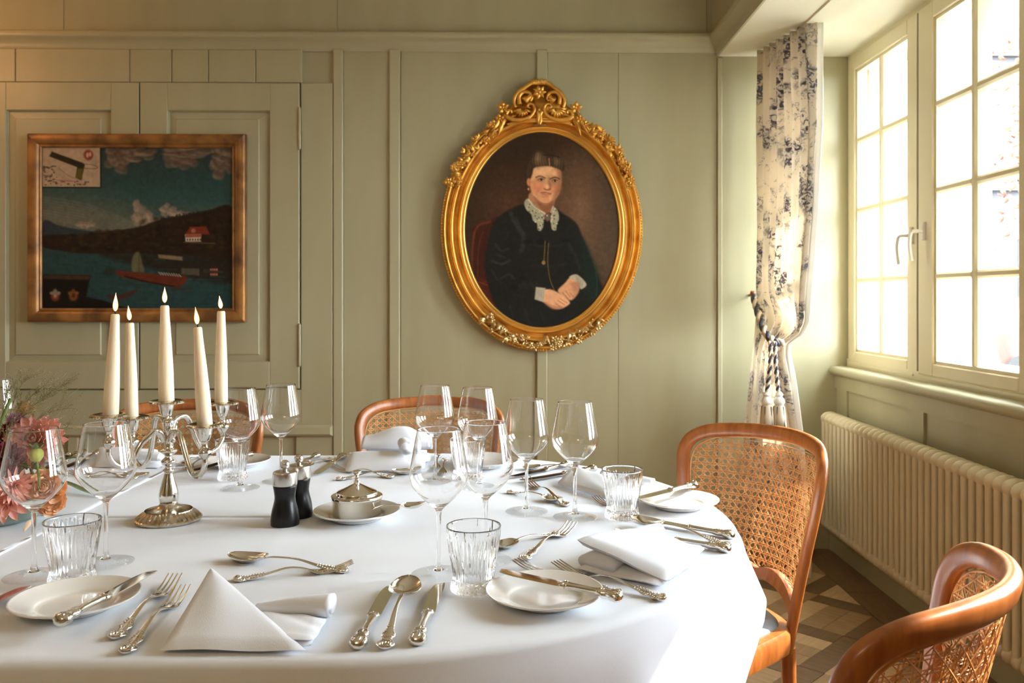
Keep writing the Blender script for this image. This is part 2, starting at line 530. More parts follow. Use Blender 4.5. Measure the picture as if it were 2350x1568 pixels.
# ------------------------------------------------------------------ built-in cupboard doors
def cupboard_door(n, xa, xb, pa, pb, fa, fb, ya=196, yb=890, py0=259, py1=829, fy0=277, fy1=814, hinge=None):
    d = struct('door_%d' % n, (WX((xa + xb) / 2), 3.985, WZ(890)))
    ox, oz = d.location.x, d.location.z
    X = lambda x: WX(x) - ox
    Z = lambda y: WZ(y) - oz
    def bd(x0, x1, z0, z1, name):
        q = MB().cbox(x0, x1, -0.005, 0.02, z0, z1, 0.0025).build(name, M['sage'], d, smooth=False)
    bd(X(xa), X(pa), Z(yb), Z(ya), 'stile'); bd(X(pb), X(xb), Z(yb), Z(ya), 'stile')
    bd(X(pa), X(pb), Z(py0), Z(ya), 'rail'); bd(X(pa), X(pb), Z(yb), Z(py1), 'rail')
    a, b, c, e = X(pa), X(pb), Z(py1), Z(py0)
    fa, fb, fc, fe = X(fa), X(fb), Z(fy1), Z(fy0)
    ring = lambda x0, x1, z0, z1, y: [(x0, y, z0), (x1, y, z0), (x1, y, z1), (x0, y, z1)]
    v = ring(a, b, c, e, -.003) + ring(a + .006, b - .006, c + .006, e - .006, .013) + ring(fa, fb, fc, fe, .008) + ring(fa + .004, fb - .004, fc + .004, fe - .004, .003)
    f = [(12, 13, 14, 15)]
    for k in (0, 4, 8):
        f += [(k + i, k + (i + 1) % 4, k + 4 + (i + 1) % 4, k + 4 + i) for i in range(4)]
    MB().add(v, f).build('panel', M['sage'], d, smooth=False)
    if hinge:
        for y0, y1 in hinge:
            q = MB().tube([(X(xb) + .003, -.008, Z(y1)), (X(xb) + .003, -.008, Z(y1) + .008), (X(xb) + .003, -.008, Z(y0) - .008), (X(xb) + .003, -.008, Z(y0))], [.003, .0065, .0065, .003], 8)
            q.build('hinge', M['sage_trim'], d)
    return d
cupboard_door(1, -42, 324.3, 22, 261, 41, 237)
cupboard_door(2, 327.5, 690, 390, 623, 407, 598, hinge=((250, 348), (742, 840)))

# ------------------------------------------------------------------ ceiling, beam, remaining walls
st(MB().box(-3.8, 2.05, -2.8, 4.2, 2.8, 2.9).build('ceiling', M['soffit'], smooth=False))
bm_ = MB().box(XC, 2.05, -2.8, 4.01, 2.318, 2.8).build('trim_3', M['soffit'], smooth=False); st(bm_)
st(MB().box(XC - .030, XC + .002, -2.8, 4.01, 2.42, 2.8).build('trim_4', M['sage'], smooth=False))
st(MB().box(-3.95, -3.8, -2.8, 4.2, 0, 2.8).build('wall_left', M['sage'], smooth=False))
st(MB().box(-3.8, 2.05, -2.95, -2.8, 0, 2.8).build('wall_front', M['sage'], smooth=False))
XL = 1.510
wr_ = MB()
wr_.box(XL + .014, 2.05, -2.8, 4.01, 0, 0.80)
wr_.box(1.575, 2.05, -2.8, 4.01, 0.80, 0.86)
edges = [-2.8] + [e for ab in sorted(WIN_Y) for e in ab] + [4.01]
for a, b in zip(edges[::2], edges[1::2]):
    if b - a > 0.02: wr_.box(1.60, 2.05, a, b, 0.86, 2.318)
wall_r = wr_.build('wall_right', M['sage'], smooth=False); st(wall_r)
def board_r(y0, y1, z0, z1, x0, x1=XL + .02, name='plank', m='sage'):
    cyy, cz = (y0 + y1) / 2, (z0 + z1) / 2
    MB().box(x0 - XL, x1 - XL, y0 - cyy, y1 - cyy, z0 - cz, z1 - cz).build(name, M[m], wall_r, smooth=False, loc=(XL, cyy, cz))
board_r(-2.8, 4.01, 0.757, 0.815, XL + .004, name='rail')
board_r(-2.8, 4.01, 0.104, 0.16, XL + .004, name='rail')
for y in (3.90, 3.175, 2.40, 1.6, .8, 0):
    board_r(y - .045, y + .045, 0.16, 0.757, XL + .004, name='stile')
# sill nosing
q = MB()
pn = [(1.60, 0.862), (1.53, 0.860)] + [(1.507 + .020 * math.cos(a), 0.840 + .020 * math.sin(a)) for a in np.linspace(PI / 2, PI * 1.45, 8)] + [(1.52, 0.812)]
q.grid([[(x, -2.8, z) for x, z in pn], [(x, 4.01, z) for x, z in pn]])
st(q.build('trim_5', M['sage_trim'], ang=0.9))
st(MB().box(1.485, 1.512, -2.8, 3.985, 0, 0.092).box(1.490, 1.512, -2.8, 3.985, 0.092, 0.104).build('baseboard_right', M['sage_trim'], smooth=False))

# ------------------------------------------------------------------ windows (double casements, eight panes each)
def make_window(n):
    w = struct('window_%d' % n, (1.575, 4.0, 0.86))
    def B(y0, y1, z0, z1, x0, x1, name, m='cream', parent=None, ch=0.0):
        cyy, cz = (y0 + y1) / 2, (z0 + z1) / 2
        px, py, pz = (0, 0, 0)
        q = MB()
        if ch:
            v = []
            for xx, ii in ((x1, 0), (x0 + ch, 0), (x0, ch)):
                v += [(xx - 1.575, y0 + ii - cyy, z0 + ii - cz), (xx - 1.575, y1 - ii - cyy, z0 + ii - cz), (xx - 1.575, y1 - ii - cyy, z1 - ii - cz), (xx - 1.575, y0 + ii - cyy, z1 - ii - cz)]
            f = [(0, 1, 2, 3), (11, 10, 9, 8)]
            for k in (0, 4):
                f += [(k + i, k + 4 + i, k + 4 + (i + 1) % 4, k + (i + 1) % 4) for i in range(4)]
            q.add(v, f)
        else:
            q.box(x0 - 1.575, x1 - 1.575, y0 - cyy, y1 - cyy, z0 - cz, z1 - cz)
        return q.build(name, M[m], parent or w, smooth=False, loc=(0, cyy - 4.0, cz - 0.86))
    # fixed frame
    B(3.975, 4.0, 0.86, 2.318, 1.578, 1.66, 'frame'); B(2.545, 2.57, 0.86, 2.318, 1.578, 1.66, 'frame')
    B(2.545, 4.0, 2.288, 2.318, 1.580, 1.66, 'frame'); B(2.545, 4.0, 0.86, 0.895, 1.572, 1.66, 'frame')
    B(2.57, 3.26, 0.872, 0.882, 1.566, 1.60, 'drip_bead'); B(3.33, 3.975, 0.872, 0.882, 1.566, 1.60, 'drip_bead')
    # outer reveal, painted white, with an outer frame bead
    B(3.955, 4.0, 0.86, 2.318, 1.66, 2.05, 'reveal', 'white_paint'); B(2.545, 2.59, 0.86, 2.318, 1.66, 2.05, 'reveal', 'white_paint')
    B(2.59, 3.955, 2.275, 2.318, 1.66, 2.05, 'reveal', 'white_paint'); B(2.59, 3.955, 0.86, 0.895, 1.66, 2.10, 'outer_sill', 'white_paint')
    B(3.90, 3.955, 0.895, 2.275, 1.74, 1.78, 'outer_frame', 'white_paint'); B(2.59, 2.645, 0.895, 2.275, 1.74, 1.78, 'outer_frame', 'white_paint')
    B(2.645, 3.90, 2.23, 2.275, 1.74, 1.78, 'outer_frame', 'white_paint'); B(3.25, 3.32, 0.895, 2.23, 1.74, 1.78, 'outer_frame', 'white_paint')
    for (ya, yb, ga, gb, pr) in ((3.305, 3.985, 3.39, 3.915, 0.0), (2.56, 3.288, 2.63, 3.175, -0.004)):
        s = bpy.data.objects.new('sash', None); COL.objects.link(s); s.parent = w
        x0, x1 = 1.573 + pr, 1.632
        B(gb, yb, 0.885, 2.295, x0, x1, 'stile', parent=s, ch=.004); B(ya, ga, 0.885, 2.295, x0, x1, 'stile', parent=s, ch=.004)
        B(ga, gb, 0.885, 0.932, x0, x1, 'rail', parent=s, ch=.004); B(ga, gb, 2.232, 2.295, x0, x1, 'rail', parent=s, ch=.004)
        x2 = x0 + .010
        bead = MB()                                     # glazing bead round the glass, stepped back
        for (c, d, e, g) in ((ga, ga + .012, .932, 2.232), (gb - .012, gb, .932, 2.232), (ga, gb, .932, .944), (ga, gb, 2.220, 2.232)):
            bead.box(x2 - 1.575, x2 + .03 - 1.575, c - 4.0, d - 4.0, e - .86, g - .86)
        bead.build('glazing_bead', M['cream'], s, smooth=False)
        mid = (ga + gb) / 2
        B(mid - .016, mid + .016, .94, 2.226, x2 - .004, x1, 'muntin', parent=s, ch=.008)
        for k in range(1, 4):
            z = .94 + 1.286 * k / 4
            B(ga, mid - .012, z - .014, z + .014, x2 - .002, x1, 'muntin', parent=s, ch=.008)
            B(mid + .012, gb, z - .014, z + .014, x2 - .002, x1, 'muntin', parent=s, ch=.008)
        for c, d in ((ga, mid), (mid, gb)):
            for k in range(4):
                z0, z1 = .94 + 1.286 * k / 4, .94 + 1.286 * (k + 1) / 4
                q = MB().add([(0.03, c - 4.0, z0 - .86), (0.03, d - 4.0, z0 - .86), (0.03, d - 4.0, z1 - .86), (0.03, c - 4.0, z1 - .86)], [(3, 2, 1, 0)])
                q.build('pane', M['pane'], s, smooth=False)
    MB().box(0.001, 0.04, 3.288 - 4, 3.305 - 4, .0, 1.43).build('rubber_seal', M['seal'], w, smooth=False)
    for yy, out in ((3.235, .0), (3.345, .0)):
        zc = 1.18 + (684 - (530 if yy < 3.3 else 541)) * yy / F
        h = bpy.data.objects.new('handle', None); COL.objects.link(h); h.parent = w; h.location = (-.004, yy - 4.0, zc - .86)
        MB().tube([(0, 0, -.034), (0, 0, .034)], .014, 12, flat=.9).build('base_plate', M['handle'], h)
        pts = spline([(0, 0, 0), (-.022, .004, 0.001), (-.040, .012, 0), (-.047, .018, -.012), (-.050, .020, -.05), (-.046, .020, -.088), (-.042, .020, -.112)], 5)
        MB().tube(pts, [.009] * 10 + [.0085] * (len(pts) - 10), 10, flat=.8).build('lever', M['handle'], h)
    return w
w1 = make_window(1)
for n, (a, b) in ((2, WIN_Y[1]),):
    c = copy_tree(w1); c.name = 'window_%d' % n; c.location.y = b

# ------------------------------------------------------------------ radiator
rx0, ry1, rz0, rz1 = 1.385, 3.86, 0.135, 0.668
rad = thing('radiator', 'long cream tubular radiator on the wall under the window', 'radiator', (rx0, ry1, 0))
pit = 0.046
sec = MB()
for dx in (0.018, 0.068):
    path = [(dx, 0, rz0 + .03), (dx, 0, rz1 - .03)]
    sec.tube(path, .0125, 10, caps=False)
def head(zc, sgn):
    q = []
    for i in range(9):
        a = PI * i / 8
        q.append((.043 - .043 * math.cos(a), zc + sgn * .030 * math.sin(a) ** .7))
    rows = []
    for x, z in q:
        zz = z - zc
        rows.append([(x, .021 * math.cos(t), zc + (zz * (0.5 + 0.5 * math.cos(t * 1)) if False else zz - (1 - math.cos(t)) * .5 * .010 * sgn) ) for t in np.linspace(-PI / 2, PI / 2, 7)])
    return rows
for zc, sg in ((rz1 - .03, 1), (rz0 + .03, -1)):
    # rounded head joining the two tubes
    sec.ball((.043, 0, zc), .030, 12, 8, sx=1.43, sy=.74, sz=1.0)
sec_me = sec.mesh('section', M['radiator'])
nsec = 40
for k in range(nsec):
    inst('section', sec_me, rad, (0, -pit * k - .03, 0))
for zc in (rz1 - .03, rz0 + .03):
    MB().tube([(.043, -.02, zc), (.043, -pit * nsec - .02, zc)], .017, 12).build('header_pipe', M['radiator'], rad)
for yy in (-.25, -1.5):
    for zz in (.22, .50):
        MB().box(.075, .109, yy - .015, yy + .015, zz, zz + .03).build('bracket', M['radiator'], rad, smooth=False)
# ------------------------------------------------------------------ table and its two cloths
TR, TCX, TCY = 0.665, -0.24, 1.675
tbl = thing('dining_table', 'long dining table with a rounded end, hidden under the white cloths', 'table', (-1.0, TCY, 0))
def stadium(R, x0, n=40):
    pts = [(x0, TCY + R), (TCX, TCY + R)]
    pts += [(TCX + R * math.cos(a), TCY + R * math.sin(a)) for a in np.linspace(PI / 2, -PI / 2, n)[1:-1]]
    return pts + [(TCX, TCY - R), (x0, TCY - R)]
pl = [(x + 1.0, y - TCY) for x, y in stadium(TR - .004, -2.3)][::-1]
MB().prism(pl, lambda a, b, t: (a, b, t), 0.715, 0.745).build('tabletop', M['table_wood'], tbl)
leg = MB().tube([(0, 0, 0), (0, 0, .3), (0, 0, .715)], [.03, .034, .042], 12).mesh('leg', M['table_wood'])
for x, y in ((.55, -.42), (.55, .42), (-1.2, -.42), (-1.2, .42)):
    inst('leg', leg, tbl, (x, y, 0))
def cloth(name, x_left, x_spine, label, z0, round_end=True, seed=1):
    rg = np.random.default_rng(seed)
    B = []                                                   # boundary: (x, y, nx, ny, phi, spine x)
    step = 0.011
    n = max(4, int((x_spine - x_left) / step))
    for k in range(n): B.append((x_left + (x_spine - x_left) * k / n, TCY + TR, 0, 1, 90.0, None))
    if round_end:
        na = int(PI * TR / step)
        for k in range(na + 1):
            a = PI / 2 - PI * k / na
            B.append((x_spine + TR * math.cos(a), TCY + TR * math.sin(a), math.cos(a), math.sin(a), math.degrees(a), x_spine))
    for k in range(n): B.append((x_spine + (x_left - x_spine) * (k + 1) / n, TCY - TR, 0, -1, -90.0, None))
    inner = [k / 36 for k in range(35)] + [.965]
    XE, YF = 0.60, TCY - TR - 0.31                           # right and front edge of the flat cloth
    cols = []
    s = 0.0
    for i, (bx, by, nx, ny, ph, sp) in enumerate(B):
        if i: s += math.hypot(bx - B[i - 1][0], by - B[i - 1][1])
        sx = bx if sp is None else sp
        col = []
        for r in inner:
            x, y = sx + (bx - sx) * r, TCY + (by - TCY) * r
            dz = .0005 * math.sin(7 * x + 3 * y) * math.sin(5.3 * y + 1.1) + .0003 * math.sin(23 * x - 9 * y)
            for cr in (TCY - .18, TCY + .26, 1.155):        # pressed creases along the cloth
                dz += .0010 * math.exp(-((y - cr) / .013) ** 2)
            dz += .0010 * math.exp(-((x + .42) / .013) ** 2)
            col.append((x, y, z0 + dz * sm((1 - r) / .1)))
        rr = 0.013
        for a in (0.3, 0.65, 1.0, 1.3, PI / 2):
            o = -rr + rr * math.sin(a)
            col.append((bx + nx * o, by + ny * o, z0 - rr + rr * math.cos(a)))
        L = (.14 + .12 * sm((-ph - 13) / 16)) if ph < 0 else (.14 + .11 * sm((ph - 15) / 30))
        c = math.exp(-((ph + 52) / 22) ** 2) + .8 * math.exp(-((ph - 50) / 24) ** 2)
        fl_ = .06 + .34 * math.exp(-((ph - 2) / 17) ** 2)
        bump = .020 * math.exp(-((ph + 37) / 8) ** 2) - .012 * math.exp(-((ph + 24) / 6) ** 2) + .038 * math.exp(-((ph + 55) / 4.5) ** 2) - .016 * math.exp(-((ph + 62) / 3) ** 2) + .022 * math.exp(-((ph + 72) / 6) ** 2) - .010 * math.exp(-((ph + 84) / 5) ** 2)
        nt = 15
        for k in range(1, nt + 1):
            t = L * k / nt
            w = sm(t / .16)
            wav = .007 * math.sin(2 * PI * s / .43 + .8) + .004 * math.sin(2 * PI * s / .19 + 2)
            wav += c * .006 * math.sin(2 * PI * s / .12) + bump * min(1.0, t / .12)
            o = .004 + fl_ * t + .06 * t * c + w * wav
            col.append((bx + nx * o, by + ny * o, z0 - rr - t * (1 - .06 * c)))
        cols.append(col)
    q = MB().grid(cols)
    o = q.build(name, M['linen'], ang=None)
    sd = o.modifiers.new('hem', 'SOLIDIFY'); sd.thickness = .0011; sd.offset = -1
    return tag(o, label, 'tablecloth')
cloth('tablecloth', -0.90, TCX, 'white tablecloth over the rounded right end of the table, folds falling towards the chairs', .7502)
cloth('tablecloth', -2.28, -0.846, 'white tablecloth on the left part of the table, its edge a diagonal ridge', .7530, False, 4)

# ------------------------------------------------------------------ chairs
SAG, TILT = 0.0834, 0.234
def bk(u, z, n=0.0):
    y = .10 + SAG * (1 - (u / .20) ** 2) + TILT * (z - .44)
    dy = -2 * SAG * u / .04
    nv = Vector((-dy, 1, -TILT)).normalized()
    return Vector((u, y, z)) + nv * n
def bkn(u, z):
    return Vector((2 * SAG * u / .04, 1, -TILT)).normalized()
half = spline([(.165, .405), (.169, .47), (.176, .54), (.190, .63), (.206, .703), (.2145, .760), (.2145, .792), (.203, .819), (.172, .837), (.12, .8445), (.06, .8475), (0, .8485)], 6)
outl = half + [(-u, z) for u, z in half[::-1][1:]]
def z_rail(u):
    return float(np.interp(abs(u), [0, .012, .03, .055, .085, .115, .145, .172], [.529, .533, .5385, .541, .538, .530, .519, .503]))
def z_low(u):
    a = abs(u) / .172
    return .462 + .050 * math.sqrt(max(0, 1 - a ** 2.2))
hu = np.array([p[0] for p in half]); hz = np.array([p[1] for p in half])
def inside(u, z):
    if z > .840 or z < z_rail(u) + .002: return False
    if z < .790:
        um = np.interp(z, hz[:37], hu[:37])
        return abs(u) < um - .015
    if abs(u) > .2: return False
    zt = np.interp(abs(u), hu[36:][::-1], hz[36:][::-1])
    return z < zt - .015 and math.hypot(max(0, abs(u) - .145), max(0, z - .766)) < .055
def ribbon(q, pts, wdir, w, th):
    rows = []
    for p, nv, wd in pts:
        rows.append([p + wd * (-w / 2) - nv * (th * .2), p - nv * (-th * .5), p + wd * (w / 2) - nv * (th * .2), p - nv * (th * .5)])
    q.grid(rows, closed_u=True)
def cane_mesh():
    q = MB()
    p = .0170
    lines = []
    for k in range(-13, 14):
        for o in (-.0023, .0023):
            lines.append(((k * p + o, .50), (0, 1), .0011))
    for k in range(0, 22):
        for o in (-.0023, .0023):
            lines.append(((-.22, .50 + k * p + o), (1, 0), -.0009))
    for k in range(-30, 50):
        lines.append(((-.22, .50 + (k + .5) * p), (R2, R2), .0024 if k % 2 else -.0020))
        lines.append(((-.22, .50 + (k + .5) * p), (R2, -R2), -.0022 if k % 2 else .0022))
    for (u0, z0), (du, dz), off in lines:
        run = []
        t = 0.0
        def flush(run):
            if len(run) > 2:
                ribbon(q, [(bk(u, z, off), bkn(u, z), (bk(u - dz * .001, z + du * .001) - bk(u + dz * .001, z - du * .001)).normalized()) for u, z in run], None, .0022, .0013)
        while t < .62:
            u, z = u0 + du * t, z0 + dz * t
            if inside(u, z): run.append((u, z))
            else:
                flush(run); run = []
            t += .0085
        flush(run)
    # cane border bound over the weave's edge
    br = [(u * .925, z - .0175) for u, z in outl if z > .56]
    q.tube([bk(u, z, .002) for u, z in br], .0022, 6)
    return q.mesh('cane_panel', M['cane'], ang=None)
def make_chair():
    t = thing('dining_chair', 'chair', 'chair')
    q = MB()
    r = [.0170 if z > .6 else .0158 + .0012 * sm((z - .4) / .2) for u, z in outl]
    q.tube([bk(u, z) for u, z in outl], r, 16, flat=.66, up=[bkn(u, z) for u, z in outl], sq=.72)
    # tiny bead where the frame meets the cane
    fr = q.build('back_frame', M['wood'], t, ang=.9)
    q = MB()
    rows = []
    for u in np.linspace(-.170, .170, 61):
        zt, zl = z_rail(u), z_low(u)
        zl = min(zl, zt - .012)
        rows.append([bk(u, zt, .011), bk(u, zt + .001, 0), bk(u, zt, -.011), bk(u, zl, -.011), bk(u, zl - .002, 0), bk(u, zl, .011)])
    q.grid(rows, closed_u=True).build('back_rail', M['wood'], t, ang=.8)
    me = cane_mesh()
    inst('cane_panel', me, t)['kind'] = 'stuff'
    # seat ring and pad
    ring = spline([(.172, .12), (.200, .0), (.218, -.12), (.205, -.19), (.16, -.215), (0, -.225), (-.16, -.215), (-.205, -.19), (-.218, -.12), (-.200, .0), (-.172, .12), (-.10, .165), (0, .18), (.10, .165)], 6, True)
    prof = [(-.006, .403), (.0, .406), (.002, .414), (.003, .430), (.002, .448), (-.004, .457), (-.04, .458), (-.04, .403)]
    rows = []
    for i, (x, y) in enumerate(ring):
        a, b = ring[i - 1], ring[(i + 1) % len(ring)]
        n_ = Vector((b[1] - a[1], a[0] - b[0], 0)).normalized()
        if n_.dot(Vector((x, y, 0))) < 0: n_ = -n_
        rows.append([(x + n_.x * d, y + n_.y * d, z) for d, z in prof])
    MB().grid(rows, closed_u=True, closed_v=True).build('seat_frame', M['wood'], t, ang=.8)
    rows = []
    for f_, z in ((1.0, .455), (.985, .463), (.94, .470), (.8, .474), (.5, .477), (.02, .478)):
        rows.append([(x * .88 * f_, y * .88 * f_, z) for x, y in ring])
    MB().grid(rows, closed_u=True).build('seat_pad', M['seat_pad'], t, ang=.9)
    for sx in (-1, 1):
        pts = spline([(sx * .180, -.175, .41), (sx * .182, -.178, .25), (sx * .187, -.188, .08), (sx * .190, -.193, 0)], 4)
        MB().tube(pts, list(np.linspace(.020, .0125, len(pts))), 12).build('leg', M['wood'], t)
        p0 = bk(sx * .165, .415)
        pts = spline([tuple(p0), (sx * .168, p0.y + .003, .30), (sx * .176, p0.y + .035, .12), (sx * .184, p0.y + .075, 0)], 4)
        MB().tube(pts, list(np.linspace(.0168, .013, len(pts))), 10, flat=1.0).build('leg', M['wood'], t)
    return t
ch = make_chair()
GR = 'cane-backed dining chairs round the table'
CH = [((.4141, 1.941), -1.0204, 'cane-backed chair at the rounded right end of the table, in front of the curtain'),
      ((-.2521, 2.46), .018, 'cane-backed chair behind the middle of the table, under the oval portrait'),
      ((-.975, 2.40), .03, 'cane-backed chair behind the candelabra, in front of the cupboard doors'),
      ((.3443, 1.1335), -2.2583, 'nearest cane-backed chair, its curved top rail seen from behind at lower right')]
for k, ((x, y), rz, lab) in enumerate(CH):
    c = ch if k == 0 else copy_tree(ch)
    if k: c.name = 'dining_chair'
    c.location = (x, y, 0); c.rotation_euler = (0, 0, rz)
    c['label'] = lab; c['group'] = GR

# ------------------------------------------------------------------ curtain, tieback, track
def toile(name, base):
    m = bpy.data.materials.new(name); m.use_nodes = True
    n = m.node_tree; b = n.nodes['Principled BSDF']
    b.inputs['Roughness'].default_value = .85
    b.inputs['Sheen Weight'].default_value = .2
    uv = n.nodes.new('ShaderNodeUVMap'); uv.uv_map = 'cloth'
    def noise(sc, det, dist=0.0):
        z = n.nodes.new('ShaderNodeTexNoise'); z.inputs['Scale'].default_value = sc; z.inputs['Detail'].default_value = det
        z.inputs['Distortion'].default_value = dist; n.links.new(uv.outputs[0], z.inputs['Vector']); return z.outputs['Fac']
    def ramp(inp, a, c):
        r = n.nodes.new('ShaderNodeValToRGB'); r.color_ramp.elements[0].position = a; r.color_ramp.elements[1].position = c
        n.links.new(inp, r.inputs[0]); return r.outputs[0]
    def mth(op, a, c):
        z = n.nodes.new('ShaderNodeMath'); z.operation = op; n.links.new(a, z.inputs[0])
        if hasattr(c, 'links'): n.links.new(c, z.inputs[1])
        else: z.inputs[1].default_value = c
        return z.outputs[0]
    isl = ramp(noise(6.0, 2, .6), .505, .575)                 # islands of scenery
    det = ramp(noise(42, 5, 1.6), .47, .56)
    lines = ramp(noise(95, 3, 2.0), .50, .58)
    spr = mth('MULTIPLY', ramp(noise(14, 4, 1.5), .58, .62), .8)
    f = mth('MULTIPLY', isl, det)
    f = mth('MAXIMUM', f, mth('MULTIPLY', spr, lines))
    f = mth('MULTIPLY', f, .85)
    mx = n.nodes.new('ShaderNodeMix'); mx.data_type = 'RGBA'
    mx.inputs[6].default_value = (*base, 1); mx.inputs[7].default_value = (.055, .065, .14, 1)
    n.links.new(f, mx.inputs[0]); n.links.new(mx.outputs[2], b.inputs['Base Color'])
    tl = n.nodes.new('ShaderNodeBsdfTranslucent'); ms = n.nodes.new('ShaderNodeMixShader'); ms.inputs[0].default_value = .6
    n.links.new(mx.outputs[2], tl.inputs[0]); n.links.new(b.outputs[0], ms.inputs[1]); n.links.new(tl.outputs[0], ms.inputs[2])
    n.links.new(ms.outputs[0], n.nodes['Material Output'].inputs[0])
    return m
M['toile'] = toile('blue_toile_print', (.86, .79, .68))
M['lining'] = mat('white_lining', (.85, .83, .78), .85)
cur = thing('curtain', 'cream curtain with blue toile figures, tied back beside the window', 'curtain', (1.2, 3.7, 0))
yl = [40, 125, 300, 600, 700, 760, 800, 900, 980, 1250]; xl_ = [1752, 1752, 1745, 1741, 1738, 1734, 1731, 1725, 1718, 1702]
yr = [40, 300, 500, 650, 735, 765, 788, 810, 850, 980, 1250]; xr_ = [1872, 1876, 1865, 1851, 1843, 1830, 1800, 1800, 1808, 1826, 1850]
def curtain_surface(s0, s1, ns, off, dx=0.0):
    rows = []; uvs = []
    for z in np.concatenate([np.linspace(2.312, 1.15, 40), np.linspace(1.14, .86, 30), np.linspace(.84, .03, 24)]):
        tie = math.exp(-((z - .985) / .11) ** 2)
        dl, dr = 3.92 - .12 * tie, 3.50 + .10 * tie
        yy = PY + (CZ - z) * F / 3.7
        Lp = P(np.interp(yy, yl, xl_), PY, dl); Rp = P(np.interp(yy, yr, xr_) + dx, PY, dr)
        n_ = Vector((Rp.y - Lp.y, Lp.x - Rp.x, 0)).normalized()
        row = []
        for k in range(ns + 1):
            s = s0 + (s1 - s0) * k / ns
            amp = (.030 - .014 * sm((2.3 - z) / .9)) * (1 - .55 * tie)
            w = amp * math.sin(2 * PI * 7.5 * s + .5 * math.sin(3 * z)) + .3 * amp * math.sin(2 * PI * 15.3 * s + 2 * z)
            blo = .05 * math.exp(-((z - 1.08) / .10) ** 2) * math.sin(PI * s)
            p = Lp.lerp(Rp, s) + n_ * (w + off - blo)
            row.append((p.x - 1.2, p.y - 3.7, z)); uvs.append((s * 1.15, z))
        rows.append(row)
    return rows, uvs
def cloth_obj(name, rows, uvs, m, parent):
    o = MB().grid(rows).build(name, m, parent, ang=None)
    ul = o.data.uv_layers.new(name='cloth')
    vi = np.zeros(len(o.data.loops), int); o.data.loops.foreach_get('vertex_index', vi)
    ul.data.foreach_set('uv', np.array(uvs)[vi].ravel())
    sd = o.modifiers.new('thickness', 'SOLIDIFY'); sd.thickness = .002
    return o
cloth_obj('toile_panel', *curtain_surface(0, 1, 170, 0), M['toile'], cur)
cloth_obj('lining', *curtain_surface(.86, 1.0, 40, -.012, 8), M['lining'], cur)
st(MB().box(1.205, 1.235, -2.6, 3.98, 2.309, 2.319).build('trim_6', M['soffit'], smooth=False))
def twist(pts, R, r, turns, name, parent, mats):
    ps = spline(pts, 14)
    V = [Vector(p) for p in ps]
    for ph, m in zip((0, PI), mats):
        q = []
        for i, p in enumerate(V):
            t = (V[min(i + 1, len(V) - 1)] - V[max(i - 1, 0)]).normalized()
            a = t.orthogonal().normalized() if i == 0 else (a - t * a.dot(t)).normalized()
            b_ = t.cross(a)
            an = ph + 2 * PI * turns * i / (len(V) - 1)
            q.append(p + a * (R * math.cos(an)) + b_ * (R * math.sin(an)))
        MB().tube(q, r, 7).build(name, m, parent, ang=None)
M['rope_cream'] = mat('cream_cord', (.70, .60, .44), .7)
M['rope_blue'] = mat('navy_cord', (.05, .05, .08), .7)
tie = thing('curtain_tieback', 'cream and navy twisted cord tieback with two tassels round the toile curtain', 'tieback', (1.15, 3.7, 0))
o0 = Vector(tie.location)
W_ = lambda x, y, d: tuple(P(x, y, d) - o0)
twist([W_(1729, 680, 3.95), W_(1736, 705, 3.80), W_(1746, 738, 3.62), W_(1760, 768, 3.50), W_(1778, 785, 3.44), W_(1797, 787, 3.44)], .0085, .0085, 5, 'cord', tie, (M['rope_cream'], M['rope_blue']))
twist([W_(1768, 784, 3.42), W_(1768, 830, 3.40), W_(1764, 870, 3.40), W_(1760, 900, 3.40)], .0045, .005, 5, 'tassel_cord', tie, (M['rope_cream'], M['rope_blue']))
twist([W_(1778, 784, 3.42), W_(1780, 830, 3.40), W_(1783, 870, 3.40), W_(1786, 900, 3.40)], .0045, .005, 5, 'tassel_cord', tie, (M['rope_cream'], M['rope_blue']))
for x in (1760, 1788):
    c = P(x, 898, 3.40) - o0
    MB().lathe([(.004, 0), (.012, -.006), (.016, -.014), (.012, -.022), (.018, -.030), (.022, -.040), (.020, -.050), (.014, -.055)], 20).build('tassel_head', M['lining'], tie, loc=c)
    MB().lathe([(.014, -.052), (.020, -.062), (.025, -.10), (.028, -.150), (.003, -.148)], 40, mod=lambda t, z, r: 1 + .06 * math.cos(20 * t)).build('tassel_skirt', M['rope_cream'], tie, loc=c, ang=None)
    for k in range(5):
        a = 2 * PI * k / 5 + .3
        MB().tube([(.0205 * math.cos(a), .0205 * math.sin(a), -.06), (.0275 * math.cos(a), .0275 * math.sin(a), -.147)], .0022, 5).build('navy_thread', M['rope_blue'], tie, loc=c)
hk = W_(1727, 678, 3.97)
MB().tube([(hk[0], hk[1] + .05, hk[2]), (hk[0], hk[1], hk[2]), (hk[0] - .006, hk[1] - .02, hk[2] + .004), (hk[0] - .006, hk[1] - .024, hk[2] + .02)], [.006, .006, .012, .010], 10).build('hook', M['wood_dark'], tie)
